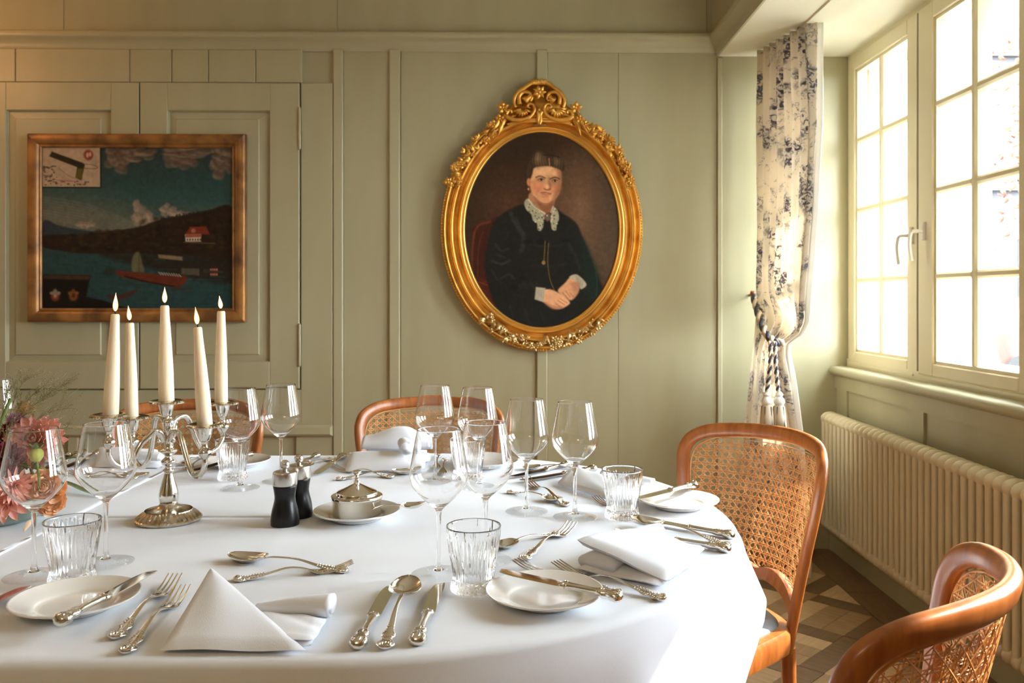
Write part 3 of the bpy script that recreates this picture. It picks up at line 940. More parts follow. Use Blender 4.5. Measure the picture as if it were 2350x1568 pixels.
# ------------------------------------------------------------------ painted canvases (flat pictures, colour per vertex)
class Canvas:
    def __init__(s, x0, x1, y0, y1, step, base):
        s.x0, s.y0, s.step = x0, y0, step
        s.nx, s.ny = int((x1 - x0) / step) + 1, int((y1 - y0) / step) + 1
        s.X, s.Y = np.meshgrid(x0 + step * np.arange(s.nx), y0 + step * np.arange(s.ny))
        s.C = np.zeros((s.ny, s.nx, 3)) + np.array(base, float)
        g = np.random.default_rng(3)
        s.N = g.normal(size=s.X.shape)
        k = s.N.copy()
        for _ in range(3): k = (k + np.roll(k, 1, 0) + np.roll(k, -1, 0) + np.roll(k, 1, 1) + np.roll(k, -1, 1)) / 5
        s.B = k / k.std()
    def put(s, m, col, a=1.0):
        m = np.clip(m, 0, 1)[..., None] * a
        s.C = s.C * (1 - m) + np.array(col, float) * m
    def ell(s, cx, cy_, rx, ry, col, soft=.25, rot=0, a=1.0):
        c, n = math.cos(rot), math.sin(rot)
        u = ((s.X - cx) * c + (s.Y - cy_) * n) / rx; v = (-(s.X - cx) * n + (s.Y - cy_) * c) / ry
        d = np.sqrt(u * u + v * v)
        s.put((1 + soft / 2 - d) / max(soft, 1e-3), col, a)
    def poly(s, pts, col, soft=2.0, a=1.0, smooth=True):
        if smooth: pts = spline(pts, 5, True)
        P_ = np.array(pts, float)
        ins = np.zeros(s.X.shape, bool); dist = np.full(s.X.shape, 1e9)
        x0, x1, y0, y1 = P_[:, 0].min() - 4 * soft, P_[:, 0].max() + 4 * soft, P_[:, 1].min() - 4 * soft, P_[:, 1].max() + 4 * soft
        i0, i1 = max(0, int((y0 - s.y0) / s.step)), min(s.ny, int((y1 - s.y0) / s.step) + 2)
        j0, j1 = max(0, int((x0 - s.x0) / s.step)), min(s.nx, int((x1 - s.x0) / s.step) + 2)
        if i1 <= i0 or j1 <= j0: return
        X, Y = s.X[i0:i1, j0:j1], s.Y[i0:i1, j0:j1]
        ins = np.zeros(X.shape, bool); dist = np.full(X.shape, 1e9)
        for k in range(len(P_)):
            a_, b_ = P_[k - 1], P_[k]
            e = b_ - a_; L = e @ e + 1e-9
            t = np.clip(((X - a_[0]) * e[0] + (Y - a_[1]) * e[1]) / L, 0, 1)
            dist = np.minimum(dist, (X - a_[0] - t * e[0]) ** 2 + (Y - a_[1] - t * e[1]) ** 2)
            cr = (a_[1] > Y) != (b_[1] > Y)
            if abs(e[1]) > 1e-9: ins ^= cr & (X < a_[0] + (Y - a_[1]) / e[1] * e[0])
        sd = np.where(ins, 1, -1) * np.sqrt(dist)
        m = np.clip(.5 + sd / (2 * soft), 0, 1)[..., None] * a
        s.C[i0:i1, j0:j1] = s.C[i0:i1, j0:j1] * (1 - m) + np.array(col, float) * m
    def line(s, pts, w, col, soft=1.0, a=1.0):
        pts = spline(pts, 6) if len(pts) > 2 else pts
        P_ = np.array(pts, float)
        x0, x1, y0, y1 = P_[:, 0].min() - w - 3, P_[:, 0].max() + w + 3, P_[:, 1].min() - w - 3, P_[:, 1].max() + w + 3
        i0, i1 = max(0, int((y0 - s.y0) / s.step)), min(s.ny, int((y1 - s.y0) / s.step) + 2)
        j0, j1 = max(0, int((x0 - s.x0) / s.step)), min(s.nx, int((x1 - s.x0) / s.step) + 2)
        if i1 <= i0 or j1 <= j0: return
        X, Y = s.X[i0:i1, j0:j1], s.Y[i0:i1, j0:j1]
        dist = np.full(X.shape, 1e9)
        for k in range(1, len(P_)):
            a_, b_ = P_[k - 1], P_[k]
            e = b_ - a_; L = e @ e + 1e-9
            t = np.clip(((X - a_[0]) * e[0] + (Y - a_[1]) * e[1]) / L, 0, 1)
            dist = np.minimum(dist, (X - a_[0] - t * e[0]) ** 2 + (Y - a_[1] - t * e[1]) ** 2)
        m = np.clip(.5 + (w / 2 - np.sqrt(dist)) / (2 * soft) * 1.0, 0, 1)[..., None] * a
        s.C[i0:i1, j0:j1] = s.C[i0:i1, j0:j1] * (1 - m) + np.array(col, float) * m
    def build(s, name, Yp, parent, gain=1.0, keep=None, rough=.35):
        k = s.N.copy()
        for _ in range(14): k = (k + np.roll(k, 1, 0) + np.roll(k, -1, 0) + np.roll(k, 1, 1) + np.roll(k, -1, 1)) / 5
        k = k / k.std()
        C = np.clip(s.C * (1 + .018 * k[..., None]) + s.B[..., None] * 1.0 + s.N[..., None] * .8, 0, 255) / 255
        lin = np.where(C <= .04045, C / 12.92, ((C + .055) / 1.055) ** 2.4) * gain
        o0 = parent.matrix_world.translation if False else parent.location
        rr = (s.X - PX) / F
        d = Yp / (CT - rr * ST)
        vx = rr * d * CT + d * ST; vz = CZ - (s.Y - PY) / F * d
        v = np.stack([vx - o0.x, np.full_like(vx, Yp - o0.y), vz - o0.z], -1).reshape(-1, 3)
        idx = np.arange(s.nx * s.ny).reshape(s.ny, s.nx)
        q = np.stack([idx[:-1, :-1], idx[1:, :-1], idx[1:, 1:], idx[:-1, 1:]], -1).reshape(-1, 4)
        if keep is not None:
            kp = keep(s.X, s.Y)
            q = q[kp[:-1, :-1].ravel()]
            used = np.zeros(len(v), bool); used[q.ravel()] = True
            ren = np.cumsum(used) - 1
            v = v[used]; q = ren[q]; lin = lin.reshape(-1, 3)[used]
        me = bpy.data.meshes.new(name)
        me.from_pydata(v.tolist(), [], q.tolist())
        ca = me.color_attributes.new('paint', 'FLOAT_COLOR', 'POINT')
        ca.data.foreach_set('color', np.concatenate([lin.reshape(-1, 3), np.ones((len(v), 1))], 1).astype(np.float32).ravel())
        m = bpy.data.materials.new(name + '_oil_paint'); m.use_nodes = True
        b = m.node_tree.nodes['Principled BSDF']; b.inputs['Roughness'].default_value = rough
        b.inputs['Specular IOR Level'].default_value = .25
        at = m.node_tree.nodes.new('ShaderNodeVertexColor'); at.layer_name = 'paint'
        m.node_tree.links.new(at.outputs[0], b.inputs['Base Color'])
        me.materials.append(m)
        o = bpy.data.objects.new(name, me); COL.objects.link(o); o.parent = parent
        return o

# --- oval portrait
YPT = 3.955
pc = wp(1244, 527, YPT)
por = thing('oval_portrait', 'oval oil portrait of a seated woman in black in a carved gilt frame', 'painting', (pc.x, YPT, pc.z))
c = Canvas(1060, 1430, 297, 758, 1.25, (58, 40, 28))
c.ell(1110, 380, 90, 130, (40, 26, 17), 1.6); c.ell(1170, 330, 120, 60, (44, 30, 20), 1.5)
c.ell(1345, 480, 70, 95, (112, 82, 60), 1.7); c.ell(1165, 470, 55, 60, (82, 52, 34), 1.6, a=.7)
c.ell(1400, 600, 50, 120, (84, 68, 52), 1.5, a=.7); c.ell(1420, 420, 50, 100, (62, 47, 36), 1.6, a=.7)
c.poly([(1084, 540), (1092, 517), (1120, 508), (1150, 512), (1150, 700), (1096, 690)], (58, 24, 16), 3)
c.line([(1083, 640), (1085, 560), (1096, 520), (1125, 509)], 5, (96, 44, 30), 1.5)
c.line([(1096, 640), (1098, 570), (1108, 532)], 2, (90, 42, 28), 1.2)
c.poly([(1090, 640), (1120, 645), (1150, 672), (1152, 700), (1130, 712), (1105, 690)], (74, 30, 20), 3)
c.line([(1100, 648), (1130, 660), (1150, 682), (1146, 700)], 3, (112, 52, 34), 1.5)
c.poly([(1330, 600), (1360, 620), (1385, 660), (1370, 700), (1330, 690)], (70, 34, 24), 5)
dress = [(1208, 468), (1170, 481), (1136, 506), (1121, 548), (1112, 600), (1118, 645), (1132, 692), (1150, 722), (1180, 748), (1240, 764), (1310, 752), (1356, 722), (1388, 684), (1374, 640), (1356, 592), (1336, 542), (1322, 512), (1292, 490), (1268, 478)]
c.poly(dress, (24, 25, 23), 2.5)
c.poly([(1335, 545), (1362, 600), (1376, 650), (1370, 690), (1345, 680), (1335, 620)], (20, 34, 28), 6, a=.8)
c.line([(1366, 610), (1370, 650), (1368, 690)], 2, (26, 60, 44), 1.5)
for pts, w, a in (([(1172, 490), (1184, 515), (1200, 538)], 9, .5), ([(1185, 500), (1196, 525), (1206, 540)], 3, .5), ([(1200, 545), (1202, 562), (1196, 575)], 10, .45), ([(1136, 560), (1150, 575), (1166, 572)], 4, .5), ([(1130, 600), (1152, 606), (1170, 598)], 5, .6), ([(1140, 585), (1160, 592)], 3, .5),
                  ([(1150, 640), (1168, 630), (1180, 640)], 4, .45), ([(1128, 620), (1140, 640), (1150, 650)], 3, .4), ([(1210, 560), (1250, 566), (1290, 562)], 3, .25), ([(1220, 610), (1260, 612), (1300, 606)], 4, .22), ([(1305, 560), (1322, 590), (1330, 620)], 6, .3),
                  ([(1170, 700), (1176, 725), (1180, 745)], 4, .3), ([(1205, 710), (1212, 735), (1222, 750)], 4, .3), ([(1240, 715), (1250, 740)], 4, .25)):
    c.line(pts, w, (62, 64, 60), 2.5, a)
for x, y in ((1208, 556), (1240, 555), (1300, 552), (1200, 640), (1180, 660)):
    c.ell(x, y, 9, 5, (12, 12, 12), .8, a=.7)
for k in range(9): c.ell(1192 + 5 * k, 655 + 4 * math.sin(k * 2.1), 3, 7, (44, 46, 42), .8, a=.4)
c.poly([(1222, 440), (1272, 440), (1268, 480), (1252, 489), (1232, 478), (1213, 458)], (172, 118, 84), 2)
c.poly([(1228, 452), (1252, 470), (1272, 456), (1268, 482), (1252, 489), (1236, 474)], (126, 80, 54), 4, a=.8)
face = [(1216, 395), (1219, 383), (1240, 379), (1262, 380), (1284, 389), (1288, 408), (1286, 432), (1278, 452), (1264, 464), (1250, 467), (1235, 461), (1222, 446), (1216, 425)]
c.poly(face, (206, 152, 110), 2)
c.ell(1245, 392, 20, 10, (226, 176, 130), 1.4, a=.8); c.ell(1234, 431, 14, 13, (204, 124, 90), 1.5, a=.8); c.ell(1276, 432, 9, 12, (188, 110, 80), 1.5, a=.7)
c.poly([(1280, 388), (1290, 400), (1287, 435), (1277, 455), (1265, 465), (1272, 445), (1281, 420)], (146, 96, 66), 4, a=.75)
c.ell(1250, 457, 10, 7, (214, 146, 110), 1.4, a=.6); c.line([(1226, 452), (1240, 465), (1255, 468), (1268, 463)], 3, (140, 90, 62), 2, .7)
c.ell(1271, 414, 11, 8, (140, 94, 68), 1.3, a=.7); c.ell(1241, 412, 10, 6, (160, 108, 78), 1.3, a=.6)
c.line([(1230, 407), (1240, 404), (1251, 409)], 2.2, (84, 58, 38), 1.2); c.line([(1262, 411), (1274, 407), (1284, 411)], 2.4, (70, 48, 32), 1.2)
for x, y in ((1242, 412.5), (1273.5, 415)):
    c.ell(x, y, 6, 2.6, (190, 168, 140), .6); c.ell(x + .3, y, 2.8, 2.8, (44, 36, 32), .6); c.line([(x - 7, y + .5), (x, y - 2.8), (x + 6.5, y)], 1.4, (56, 36, 26), .9)
    c.line([(x - 5, y + 3.2), (x + 5, y + 3.2)], 1, (140, 92, 68), 1.2, .7)
c.poly([(1260, 408), (1264, 420), (1266, 432), (1259, 436), (1258, 420)], (150, 96, 66), 2.5, a=.8)
c.ell(1256, 429, 4, 5, (226, 170, 128), 1.2, a=.8); c.line([(1249, 433.5), (1255, 436), (1263, 434)], 2, (120, 64, 44), 1.2)
c.line([(1241, 442.5), (1250, 442), (1256, 443), (1265, 444.5)], 1.8, (126, 54, 42), 1); c.line([(1245, 445.5), (1254, 447.5), (1262, 446.5)], 3, (186, 98, 78), 1.4); c.line([(1244, 452), (1258, 452)], 2, (160, 104, 74), 1.6, .7)
hair = [(1209, 420), (1204, 402), (1208, 384), (1214, 368), (1218, 355), (1232, 349.5), (1243, 354), (1252, 356), (1268, 357), (1284, 360.5), (1292, 368), (1295, 386), (1290, 392), (1283, 388), (1262, 381.5), (1242, 382), (1226, 386), (1222, 398), (1218, 409), (1214, 414)]
c.poly(hair, (50, 37, 26), 1.8)
c.ell(1237, 366, 10, 15, (112, 88, 62), 1.3, .15, .75); c.ell(1234, 362, 5, 10, (138, 112, 82), 1.3, .15, .7); c.ell(1250, 370, 8, 11, (92, 70, 50), 1.4, 0, .7)
c.ell(1279, 373, 9, 12, (98, 76, 54), 1.4, -.1, .75); c.ell(1276, 371, 4, 8, (120, 96, 70), 1.3, -.1, .6); c.ell(1213, 392, 5, 16, (70, 52, 38), 1.2, .15, .7)
for k in range(12): c.line([(1224 + 2.9 * k, 354 + .4 * k), (1222 + 2.9 * k, 368), (1224 + 3.2 * k, 382 - .1 * k)], .9, ((128, 102, 72), (46, 34, 24))[k % 2], 1.0, .45)
for k in range(9): c.line([(1265 + 3.0 * k, 360 + .5 * k), (1267 + 2.9 * k, 372), (1265 + 2.9 * k, 383 + .9 * k)], .9, ((116, 92, 66), (42, 30, 22))[k % 2], 1.0, .4)
c.line([(1248, 356), (1266, 357), (1284, 361)], 2.5, (30, 20, 14), 1.5); c.line([(1260, 364), (1261.5, 380)], 2.2, (176, 122, 84), 1)
c.line([(1205, 402), (1207, 385), (1215, 366)], 4, (40, 28, 20), 2, .7)
c.ell(1213.5, 418, 4.5, 9, (190, 122, 86), .5); c.ell(1212.5, 434, 1.8, 3, (190, 150, 90), .6)
lace1 = [(1212, 457), (1203, 466), (1208, 482), (1219, 492), (1223, 506), (1232, 513), (1234, 527), (1240, 530), (1246, 522), (1248, 508), (1252, 491), (1234, 479)]
lace2 = [(1269, 474), (1280, 484), (1283, 502), (1278, 514), (1276, 528), (1267, 527), (1264, 512), (1263, 502), (1266, 488)]
for l in (lace1, lace2): c.poly(l, (158, 152, 126), 1.3)
g = np.random.default_rng(9)
for k in range(120):
    x, y = g.uniform(1203, 1284), g.uniform(460, 530)
    p = c.C[int((y - 297) / 1.25), int((x - 1060) / 1.25)]
    if p.sum() > 330 and p[0] - p[2] < 45:
        if k % 2: c.ell(x, y, 1.7, 1.7, (70, 68, 58), .6, a=.8)
        else: c.ell(x, y, 1.8, 1.8, (200, 194, 168), .6, a=.8)
c.line([(1212, 457), (1226, 474), (1244, 486), (1253, 491)], 2.2, (206, 194, 164), 1); c.line([(1269, 474), (1264, 488)], 2, (196, 184, 154), 1)
c.ell(1257, 498, 7, 10, (120, 62, 34), .3); c.ell(1257, 498, 4.2, 7, (86, 92, 92), .4); c.ell(1255.5, 495, 1.5, 2, (190, 190, 180), .6)
c.line([(1251, 553), (1250, 575), (1248.5, 598)], 1.5, (136, 108, 56), .8); c.ell(1247.5, 603, 4.2, 4.8, (146, 112, 62), .4)
c.line([(1259, 558), (1257, 600), (1262, 640), (1272, 666)], 1.6, (120, 96, 50), .8)
c.poly([(1280, 668), (1296, 650), (1308, 637), (1322, 637), (1330, 650), (1327, 672), (1312, 689), (1300, 684)], (206, 150, 112), 1.8)
for a_, b_ in (((1291, 672), (1304, 686)), ((1298, 668), (1309, 682)), ((1307, 672), (1316, 681))): c.line([a_, b_], 1.5, (140, 88, 62), 1.2, .8)
c.poly([(1308, 650), (1330, 650), (1327, 672), (1314, 686), (1318, 668)], (160, 106, 76), 3, a=.6)
c.poly([(1246, 668), (1262, 664), (1280, 671), (1298, 682), (1308, 694), (1303, 701), (1290, 708), (1272, 709), (1256, 700), (1245, 690)], (214, 158, 118), 1.8)
for a_, b_ in (((1280, 690), (1296, 700)), ((1286, 686), (1302, 696)), ((1276, 697), (1288, 706))): c.line([a_, b_], 1.5, (150, 96, 68), 1.2, .8)
c.poly([(1250, 692), (1270, 702), (1292, 704), (1288, 709), (1268, 710), (1252, 700)], (160, 104, 74), 2.5, a=.6)
c.poly([(1230, 659), (1252, 661), (1247, 694), (1227, 687)], (176, 166, 144), 1.5, smooth=False)
c.poly([(1306, 637), (1324, 630), (1346, 652), (1333, 664), (1326, 648)], (166, 156, 134), 1.5)
for k in range(5): c.line([(1233 + 4 * k, 661), (1230 + 4 * k, 688)], 1, (120, 112, 96), 1, .6)
for k in range(4): c.line([(1322 + 5 * k, 633 + 5 * k), (1326 + 3 * k, 648 + 4 * k)], 1, (116, 106, 92), 1, .6)
c.build('canvas', YPT + .012, por, 1.2, keep=lambda X, Y: ((X - 1244) / 184) ** 2 + ((Y - 527) / 231) ** 2 < 1)
SC = YPT / F                                                   # metres per photo pixel on this picture
RXI, RYI = 177.5 * SC, 224.5 * SC
def ep(t, a, b):
    """point on the oval frame: angle t, outward offset a, protrusion b (towards the room)"""
    nx, nz = math.cos(t) * RYI, math.sin(t) * RXI
    l = math.hypot(nx, nz); nx /= l; nz /= l
    return Vector((RXI * math.cos(t) + nx * a, .055 - b, RYI * math.sin(t) + nz * a))
def oval(prof, name, m, n=160, ang=.5):
    rows = [[ep(2 * PI * i / n, a, b) for a, b in prof] for i in range(n)]
    return MB().grid(rows, closed_v=True, flip=True).build(name, m, por, ang=ang)
sc_ = lambda ps: [tuple(p) for p in spline(ps, 3)]
oval(sc_([(-.002, .030), (-.001, .046), (.005, .053), (.011, .048), (.014, .050), (.020, .056), (.027, .052), (.031, .040)]), 'sight_moulding', M['gold_bright'])
oval(sc_([(.030, .040), (.045, .036), (.048, .046), (.054, .062), (.062, .066), (.068, .058), (.070, .050), (.078, .048), (.084, .056), (.090, .066), (.097, .066), (.101, .054), (.103, .046)]) + [(.110, .042), (.113, .02), (.113, 0.0)], 'frame_moulding', M['gold'])
q = MB()
nb = 250
for i in range(nb):
    p = ep(2 * PI * i / nb, .1065, .048)
    q.ball(p, .0055, 6, 4)
q.build('rope_bead', M['gold_bright'], por)['kind'] = 'stuff'
def leaf(q, p, d, n, L, w, bend=.3, lob=0.0):
    """pointed curved leaf from p along d, facing n"""
    d = Vector(d).normalized(); n = Vector(n); n = (n - d * n.dot(d)).normalized(); sd = d.cross(n)
    rows = []
    for i in range(6):
        t = i / 5
        ww = w * math.sin(PI * min(1, (t * .94 + .06)) ** .8) * (1 + lob * math.sin(t * 12)) + .0004
        z = bend * L * (t - t * t) * 2
        rows.append([p + d * (L * t) + sd * (ww * k) + n * (z + w * .35 * (1 - abs(k)) - (.3 * w * abs(k))) for k in (-1, -.5, 0, .5, 1)])
    q.grid(rows)
FRONT = Vector((0, -1, 0))
def garland(name, t0, t1, a0, a1, n, size, mt, seed):
    g = random.Random(seed)
    q = MB()
    for i in range(n):
        t = t0 + (t1 - t0) * (i + .5) / n
        e = ep(t, a0 + (a1 - a0) * g.random(), .056 + .012 * g.random())
        out = (ep(t, .1, .05) - ep(t, 0, .05)).normalized()
        kind = g.random()
        s = size * g.uniform(.7, 1.25)
        if kind < .34:                                         # flower: petals round a button
            for k in range(6):
                a = 2 * PI * k / 6 + g.random()
                d = Vector((math.cos(a), -.35, math.sin(a)))
                leaf(q, e, d, FRONT, s * .62, s * .24, .35)
            q.ball(e + FRONT * .007, s * .2, 7, 5)
        else:
            for k in range(3):
                a = g.uniform(-1.4, 1.4)
                d = out * math.cos(a) + Vector((out.z, 0, -out.x)) * math.sin(a) + FRONT * g.uniform(.1, .6)
                leaf(q, e - d * s * .3, d, FRONT + out * g.uniform(-.4, .4), s * g.uniform(.8, 1.2), s * .26, .3)
    for i in range(n * 2):
        t = t0 + (t1 - t0) * g.random()
        q.ball(ep(t, a0 + (a1 - a0) * g.random(), .058), size * .17, 6, 4)
    return q.build(name, mt, por, ang=None)
garland('leaf_garland', math.radians(62), math.radians(22), .062, .112, 40, .034, M['gold'], 3)
garland('leaf_garland', math.radians(118), math.radians(158), .062, .112, 40, .034, M['gold'], 4)
M['silver_gilt'] = mat('silvered_gilding', (.74, .56, .28), .34, .9, var=((.55, .36, .12), 20, 3))
garland('bottom_garland', math.radians(-128), math.radians(-52), .050, .098, 46, .034, M['silver_gilt'], 5)
# crest (pixel shapes from the centre line x=1240)
cr = MB()
def cp(x, y, b): return Vector(((x - 1244) * SC, .055 - b, (527 - y) * SC))
def Z1(x, y): return (1000 + x / 4.796, 170 + y / 4.796)
sil = [Z1(*p) for p in ((700, 470), (760, 400), (850, 330), (890, 250), (960, 190), (1040, 120), (1140, 85), (1240, 120), (1320, 190), (1390, 250), (1430, 330), (1520, 400), (1580, 470), (1500, 560), (1300, 510), (1140, 500), (980, 510), (780, 560))]
cr.prism([((x - 1244) * SC, (527 - y) * SC) for x, y in spline(sil, 3, True)], lambda a, b, t: (a, .055 - t, b), .03, .058)
for sg in (1, -1):
    mx = lambda x: 1140 + sg * (x - 1140)
    def T(pts, r0, r1, b0=.068):
        ps = spline([Z1(mx(x), y) for x, y in pts], 6)
        cr.tube([cp(x, y, b0) for x, y in ps], list(np.linspace(r0, r1, len(ps))), 8)
    T([(770, 470), (830, 505), (930, 512), (1030, 480), (1085, 410), (1075, 350), (1030, 335), (1008, 365), (1035, 385)], .012, .006)
    T([(775, 455), (800, 415), (830, 410), (835, 440)], .009, .006)
    T([(925, 345), (918, 260), (965, 210), (1030, 220), (1060, 270), (1040, 310)], .011, .006, .074)
    T([(880, 380), (862, 300), (900, 220), (980, 160), (1060, 105), (1140, 92)], .008, .012, .070)
    T([(1140, 560), (1125, 520), (1130, 460), (1112, 420)], .008, .010)
    T([(780, 560), (900, 530), (1040, 522), (1110, 520)], .007, .007, .062)
    for k in range(7):                                         # fluted shells
        a = k / 6
        x0, y0 = Z1(mx(985), 300); x1, y1 = Z1(mx(930 + 120 * a), 330 + 30 * math.sin(PI * a) - 30)
        x0, y0 = Z1(mx(960), 395); x2, y2 = Z1(mx(850 + 190 * a), 425 + 55 * math.sin(PI * a))
        cr.tube([cp(x0, y0, .070), cp((x0 + x2) / 2, (y0 + y2) / 2, .080), cp(x2, y2, .066)], [.004, .0075, .0085], 7)
        x0, y0 = Z1(mx(1010), 330); x2, y2 = Z1(mx(950 + 110 * a), 250 + 25 * math.cos(PI * a) - 10)
        cr.tube([cp(x0, y0, .070), cp((x0 + x2) / 2, (y0 + y2) / 2, .078), cp(x2, y2, .066)], [.003, .006, .007], 7)
    for (x, y), L in (((740, 380), .046), ((700, 500), .036), ((640, 560), .034)):
        for k in range(5):
            a = 2 * PI * k / 5 + .4
            p = cp(*Z1(mx(x), y), .066)
            leaf(cr, p, (math.cos(a) * sg, -.35, math.sin(a)), FRONT, L * .72, L * .25, .4)
        cr.ball(cp(*Z1(mx(x), y), .074), .007, 7, 5)
    for (x, y), ang, L in (((770, 470), 245, .085), ((745, 480), 255, .10), ((720, 480), 238, .09), ((690, 520), 225, .06)):
        a = math.radians(ang)
        leaf(cr, cp(*Z1(mx(x), y), .064), (math.cos(a) * sg, -.08, math.sin(a)), FRONT, L, .011, .2)
for k in range(7):
    a = 2 * PI * k / 7
    leaf(cr, cp(*Z1(1140, 215), .078), (math.cos(a), -.3, math.sin(a)), FRONT, .034, .010, .4)
cr.ball(cp(*Z1(1140, 215), .086), .010, 8, 6)
for k in range(8):
    leaf(cr, cp(*Z1(1140 + 14 * (k - 3.5), 130), .072), (.25 * (k - 3.5), -.3, 1.2), FRONT, .030, .008, .3)
for k in range(5):
    cr.ball(cp(*Z1(1140 + (8 if k % 2 else -8), 400 + 32 * k), .070), .009 - .0008 * k, 7, 5)
cr.build('crest', M['gold'], por, ang=None)
MB().box(-.027, .027, -.004, 0, -.006, .006).build('name_plaque', M['brass'], por, smooth=False, loc=((1239 - 1244) * SC, .055 - .043, (527 - 288) * SC))

# --- landscape with a lake on the cupboard doors
YL = 3.958
lc = wp(314, 523, YL)
lan = thing('lake_landscape_painting', 'rectangular dark lake landscape in a worn gilt frame on the cupboard doors', 'painting', (lc.x, YL, lc.z))
Z6 = lambda x, y: (60 + x / 3.485, 300 + y / 3.485)
L_ = lambda *pp: [Z6(*p) for p in pp]
c = Canvas(92, 540, 330, 712, 1.4, (34, 58, 58))
def band(y0, y1, c0, c1):
    t = np.clip((c.Y - y0) / (y1 - y0), 0, 1)[..., None]
    m = ((c.Y >= y0) & (c.Y <= y1))[..., None]
    c.C = np.where(m, np.array(c0) * (1 - t) + np.array(c1) * t, c.C)
band(330, 450, (40, 50, 48), (44, 72, 70)); band(450, 545, (44, 72, 70), (92, 92, 82))
c.ell(130, 500, 140, 50, (112, 104, 88), 1.5, a=.6)
g = np.random.default_rng(21)
def cloud(cx, cy_, w, h, dark, light, n=26):
    for k in range(n):
        a = g.uniform(0, 2 * PI); r = g.uniform(0, 1) ** .6
        x, y = cx + w * r * math.cos(a), cy_ + h * r * math.sin(a)
        c.ell(x - 1.5, y + 2, w * .28, h * .30, light, .7, a=.55); c.ell(x + 2, y - 2, w * .26, h * .28, dark, .8, a=.75)
for cx, cy_, w, h in ((275, 367, 34, 30), (320, 352, 40, 16), (415, 365, 38, 28), (440, 345, 60, 14), (510, 375, 26, 30), (520, 350, 30, 18)):
    cloud(cx, cy_, w, h, (76, 62, 54), (132, 112, 92))
for cx, cy_, w, h in ((318, 487, 22, 24), (338, 500, 18, 18), (386, 484, 18, 14), (415, 490, 22, 6), (196, 516, 18, 9)):
    cloud(cx, cy_, w, h, (120, 106, 92), (160, 142, 120), 16)
for k in range(9):
    c.line([(98, 452 + 6 * k), (200, 470 + 6 * k), (318, 515 + 2 * k)], 2.5, (138, 126, 106), 2, .30)
c.poly(L_((140, 720), (240, 750), (330, 775), (480, 800), (600, 820), (600, 900), (140, 900)), (46, 52, 56), 2)
c.poly(L_((140, 840), (400, 830), (700, 800), (900, 770), (1080, 710), (1250, 680), (1450, 640), (1650, 620), (1650, 1060), (1250, 1020), (900, 985), (500, 985), (280, 960), (140, 930)), (38, 26, 18), 2)
for k in range(160):
    x = g.uniform(300, 1640); y = g.uniform(800 if x < 900 else 700, 960)
    c.ell(*Z6(x, y), g.uniform(3, 9), g.uniform(2, 5), [(58, 40, 24), (24, 18, 12), (50, 44, 24)][k % 3], 1.0, a=.6)
for k in range(60):
    x = 1080 + 9.4 * k
    y = 712 - (x - 1080) * .16
    c.line([Z6(x, y + 14), Z6(x + g.uniform(-3, 3), y - g.uniform(2, 22))], 1.8, (34, 26, 18), .8)
band2 = (c.Y > 590)
t = np.clip((c.Y - 578 - .012 * (c.X - 100)) / 10, 0, 1) * np.clip((c.X - 90) / 10, 0, 1)
lake = np.array((38, 62, 62)) * 1.0
m = (t * np.clip(1 - (c.X - 380) / 130 * np.clip((640 - c.Y) / 40, 0, 1), .12, 1))[..., None]
c.C = c.C * (1 - m) + lake * m
c.poly(L_((600, 985), (900, 990), (1250, 1020), (1650, 1060), (1650, 1220), (1300, 1180), (950, 1090), (700, 1030)), (38, 30, 22), 7, a=.85)
for k in range(40):
    x, y = g.uniform(140, 1640), g.uniform(1020, 1400)
    c.line([Z6(x, y), Z6(x + g.uniform(60, 220), y + g.uniform(-6, 6))], g.uniform(1.5, 3.5), [(58, 84, 82), (26, 44, 44)][k % 2], 1.6, .4)
c.poly(L_((1270, 830), (1310, 770), (1440, 765), (1470, 830)), (112, 44, 28), 1.2, smooth=False)
c.poly(L_((1270, 830), (1400, 828), (1400, 888), (1275, 888)), (186, 168, 144), 1, smooth=False); c.poly(L_((1275, 830), (1400, 828), (1400, 852), (1275, 855)), (146, 78, 62), 1, smooth=False)
for k in range(6): c.ell(*Z6(1290 + 21 * k, 872), 1.7, 2.6, (60, 46, 40), .6)
c.ell(*Z6(1338, 800), 5, 5, (150, 96, 74), .5); c.line(L_((1260, 893), (1510, 902)), 2, (96, 78, 44), 1)
c.poly(L_((1055, 990), (1250, 1008), (1250, 1040), (1060, 1020)), (126, 106, 80), 1.2, smooth=False)
c.poly(L_((845, 1040), (870, 980), (905, 975), (930, 1060), (945, 1125), (900, 1130), (850, 1125)), (92, 88, 64), 2); c.line(L_((903, 960), (903, 1330)), 1.4, (70, 56, 40), .8)
c.poly(L_((720, 1120), (860, 1130), (1100, 1150), (1280, 1165), (1250, 1240), (1150, 1245), (900, 1200), (760, 1170)), (92, 42, 26), 1.5)
c.line(L_((790, 1165), (950, 1205), (1180, 1245)), 3, (40, 20, 14), 1.5); c.line(L_((1150, 1262), (1320, 1268)), 4, (84, 40, 26), 2, .6)
for k in range(9): c.line([Z6(1060 + 20 * k, 1132 + 2 * k), Z6(1078 + 20 * k, 1152 + 2 * k)], 1.6, (176, 170, 156), .8)
c.ell(*Z6(660, 1125), 12, 9, (40, 40, 34), 1, a=.8); c.poly(L_((1240, 1100), (1385, 1105), (1385, 1160), (1240, 1150)), (104, 92, 78), 2, a=.7, smooth=False)
for y in (1112, 1150):
    for k in range(4): c.ell(*Z6(1478 + 16 * k, y), 1.6, 3, (190, 110, 90), .6)
c.line(L_((1420, 1128), (1570, 1130)), 3, (60, 60, 40), 2)
c.poly(L_((650, 1320), (760, 1310), (870, 1275), (880, 1290), (780, 1345), (690, 1350)), (74, 36, 26), 2.5, a=.8)
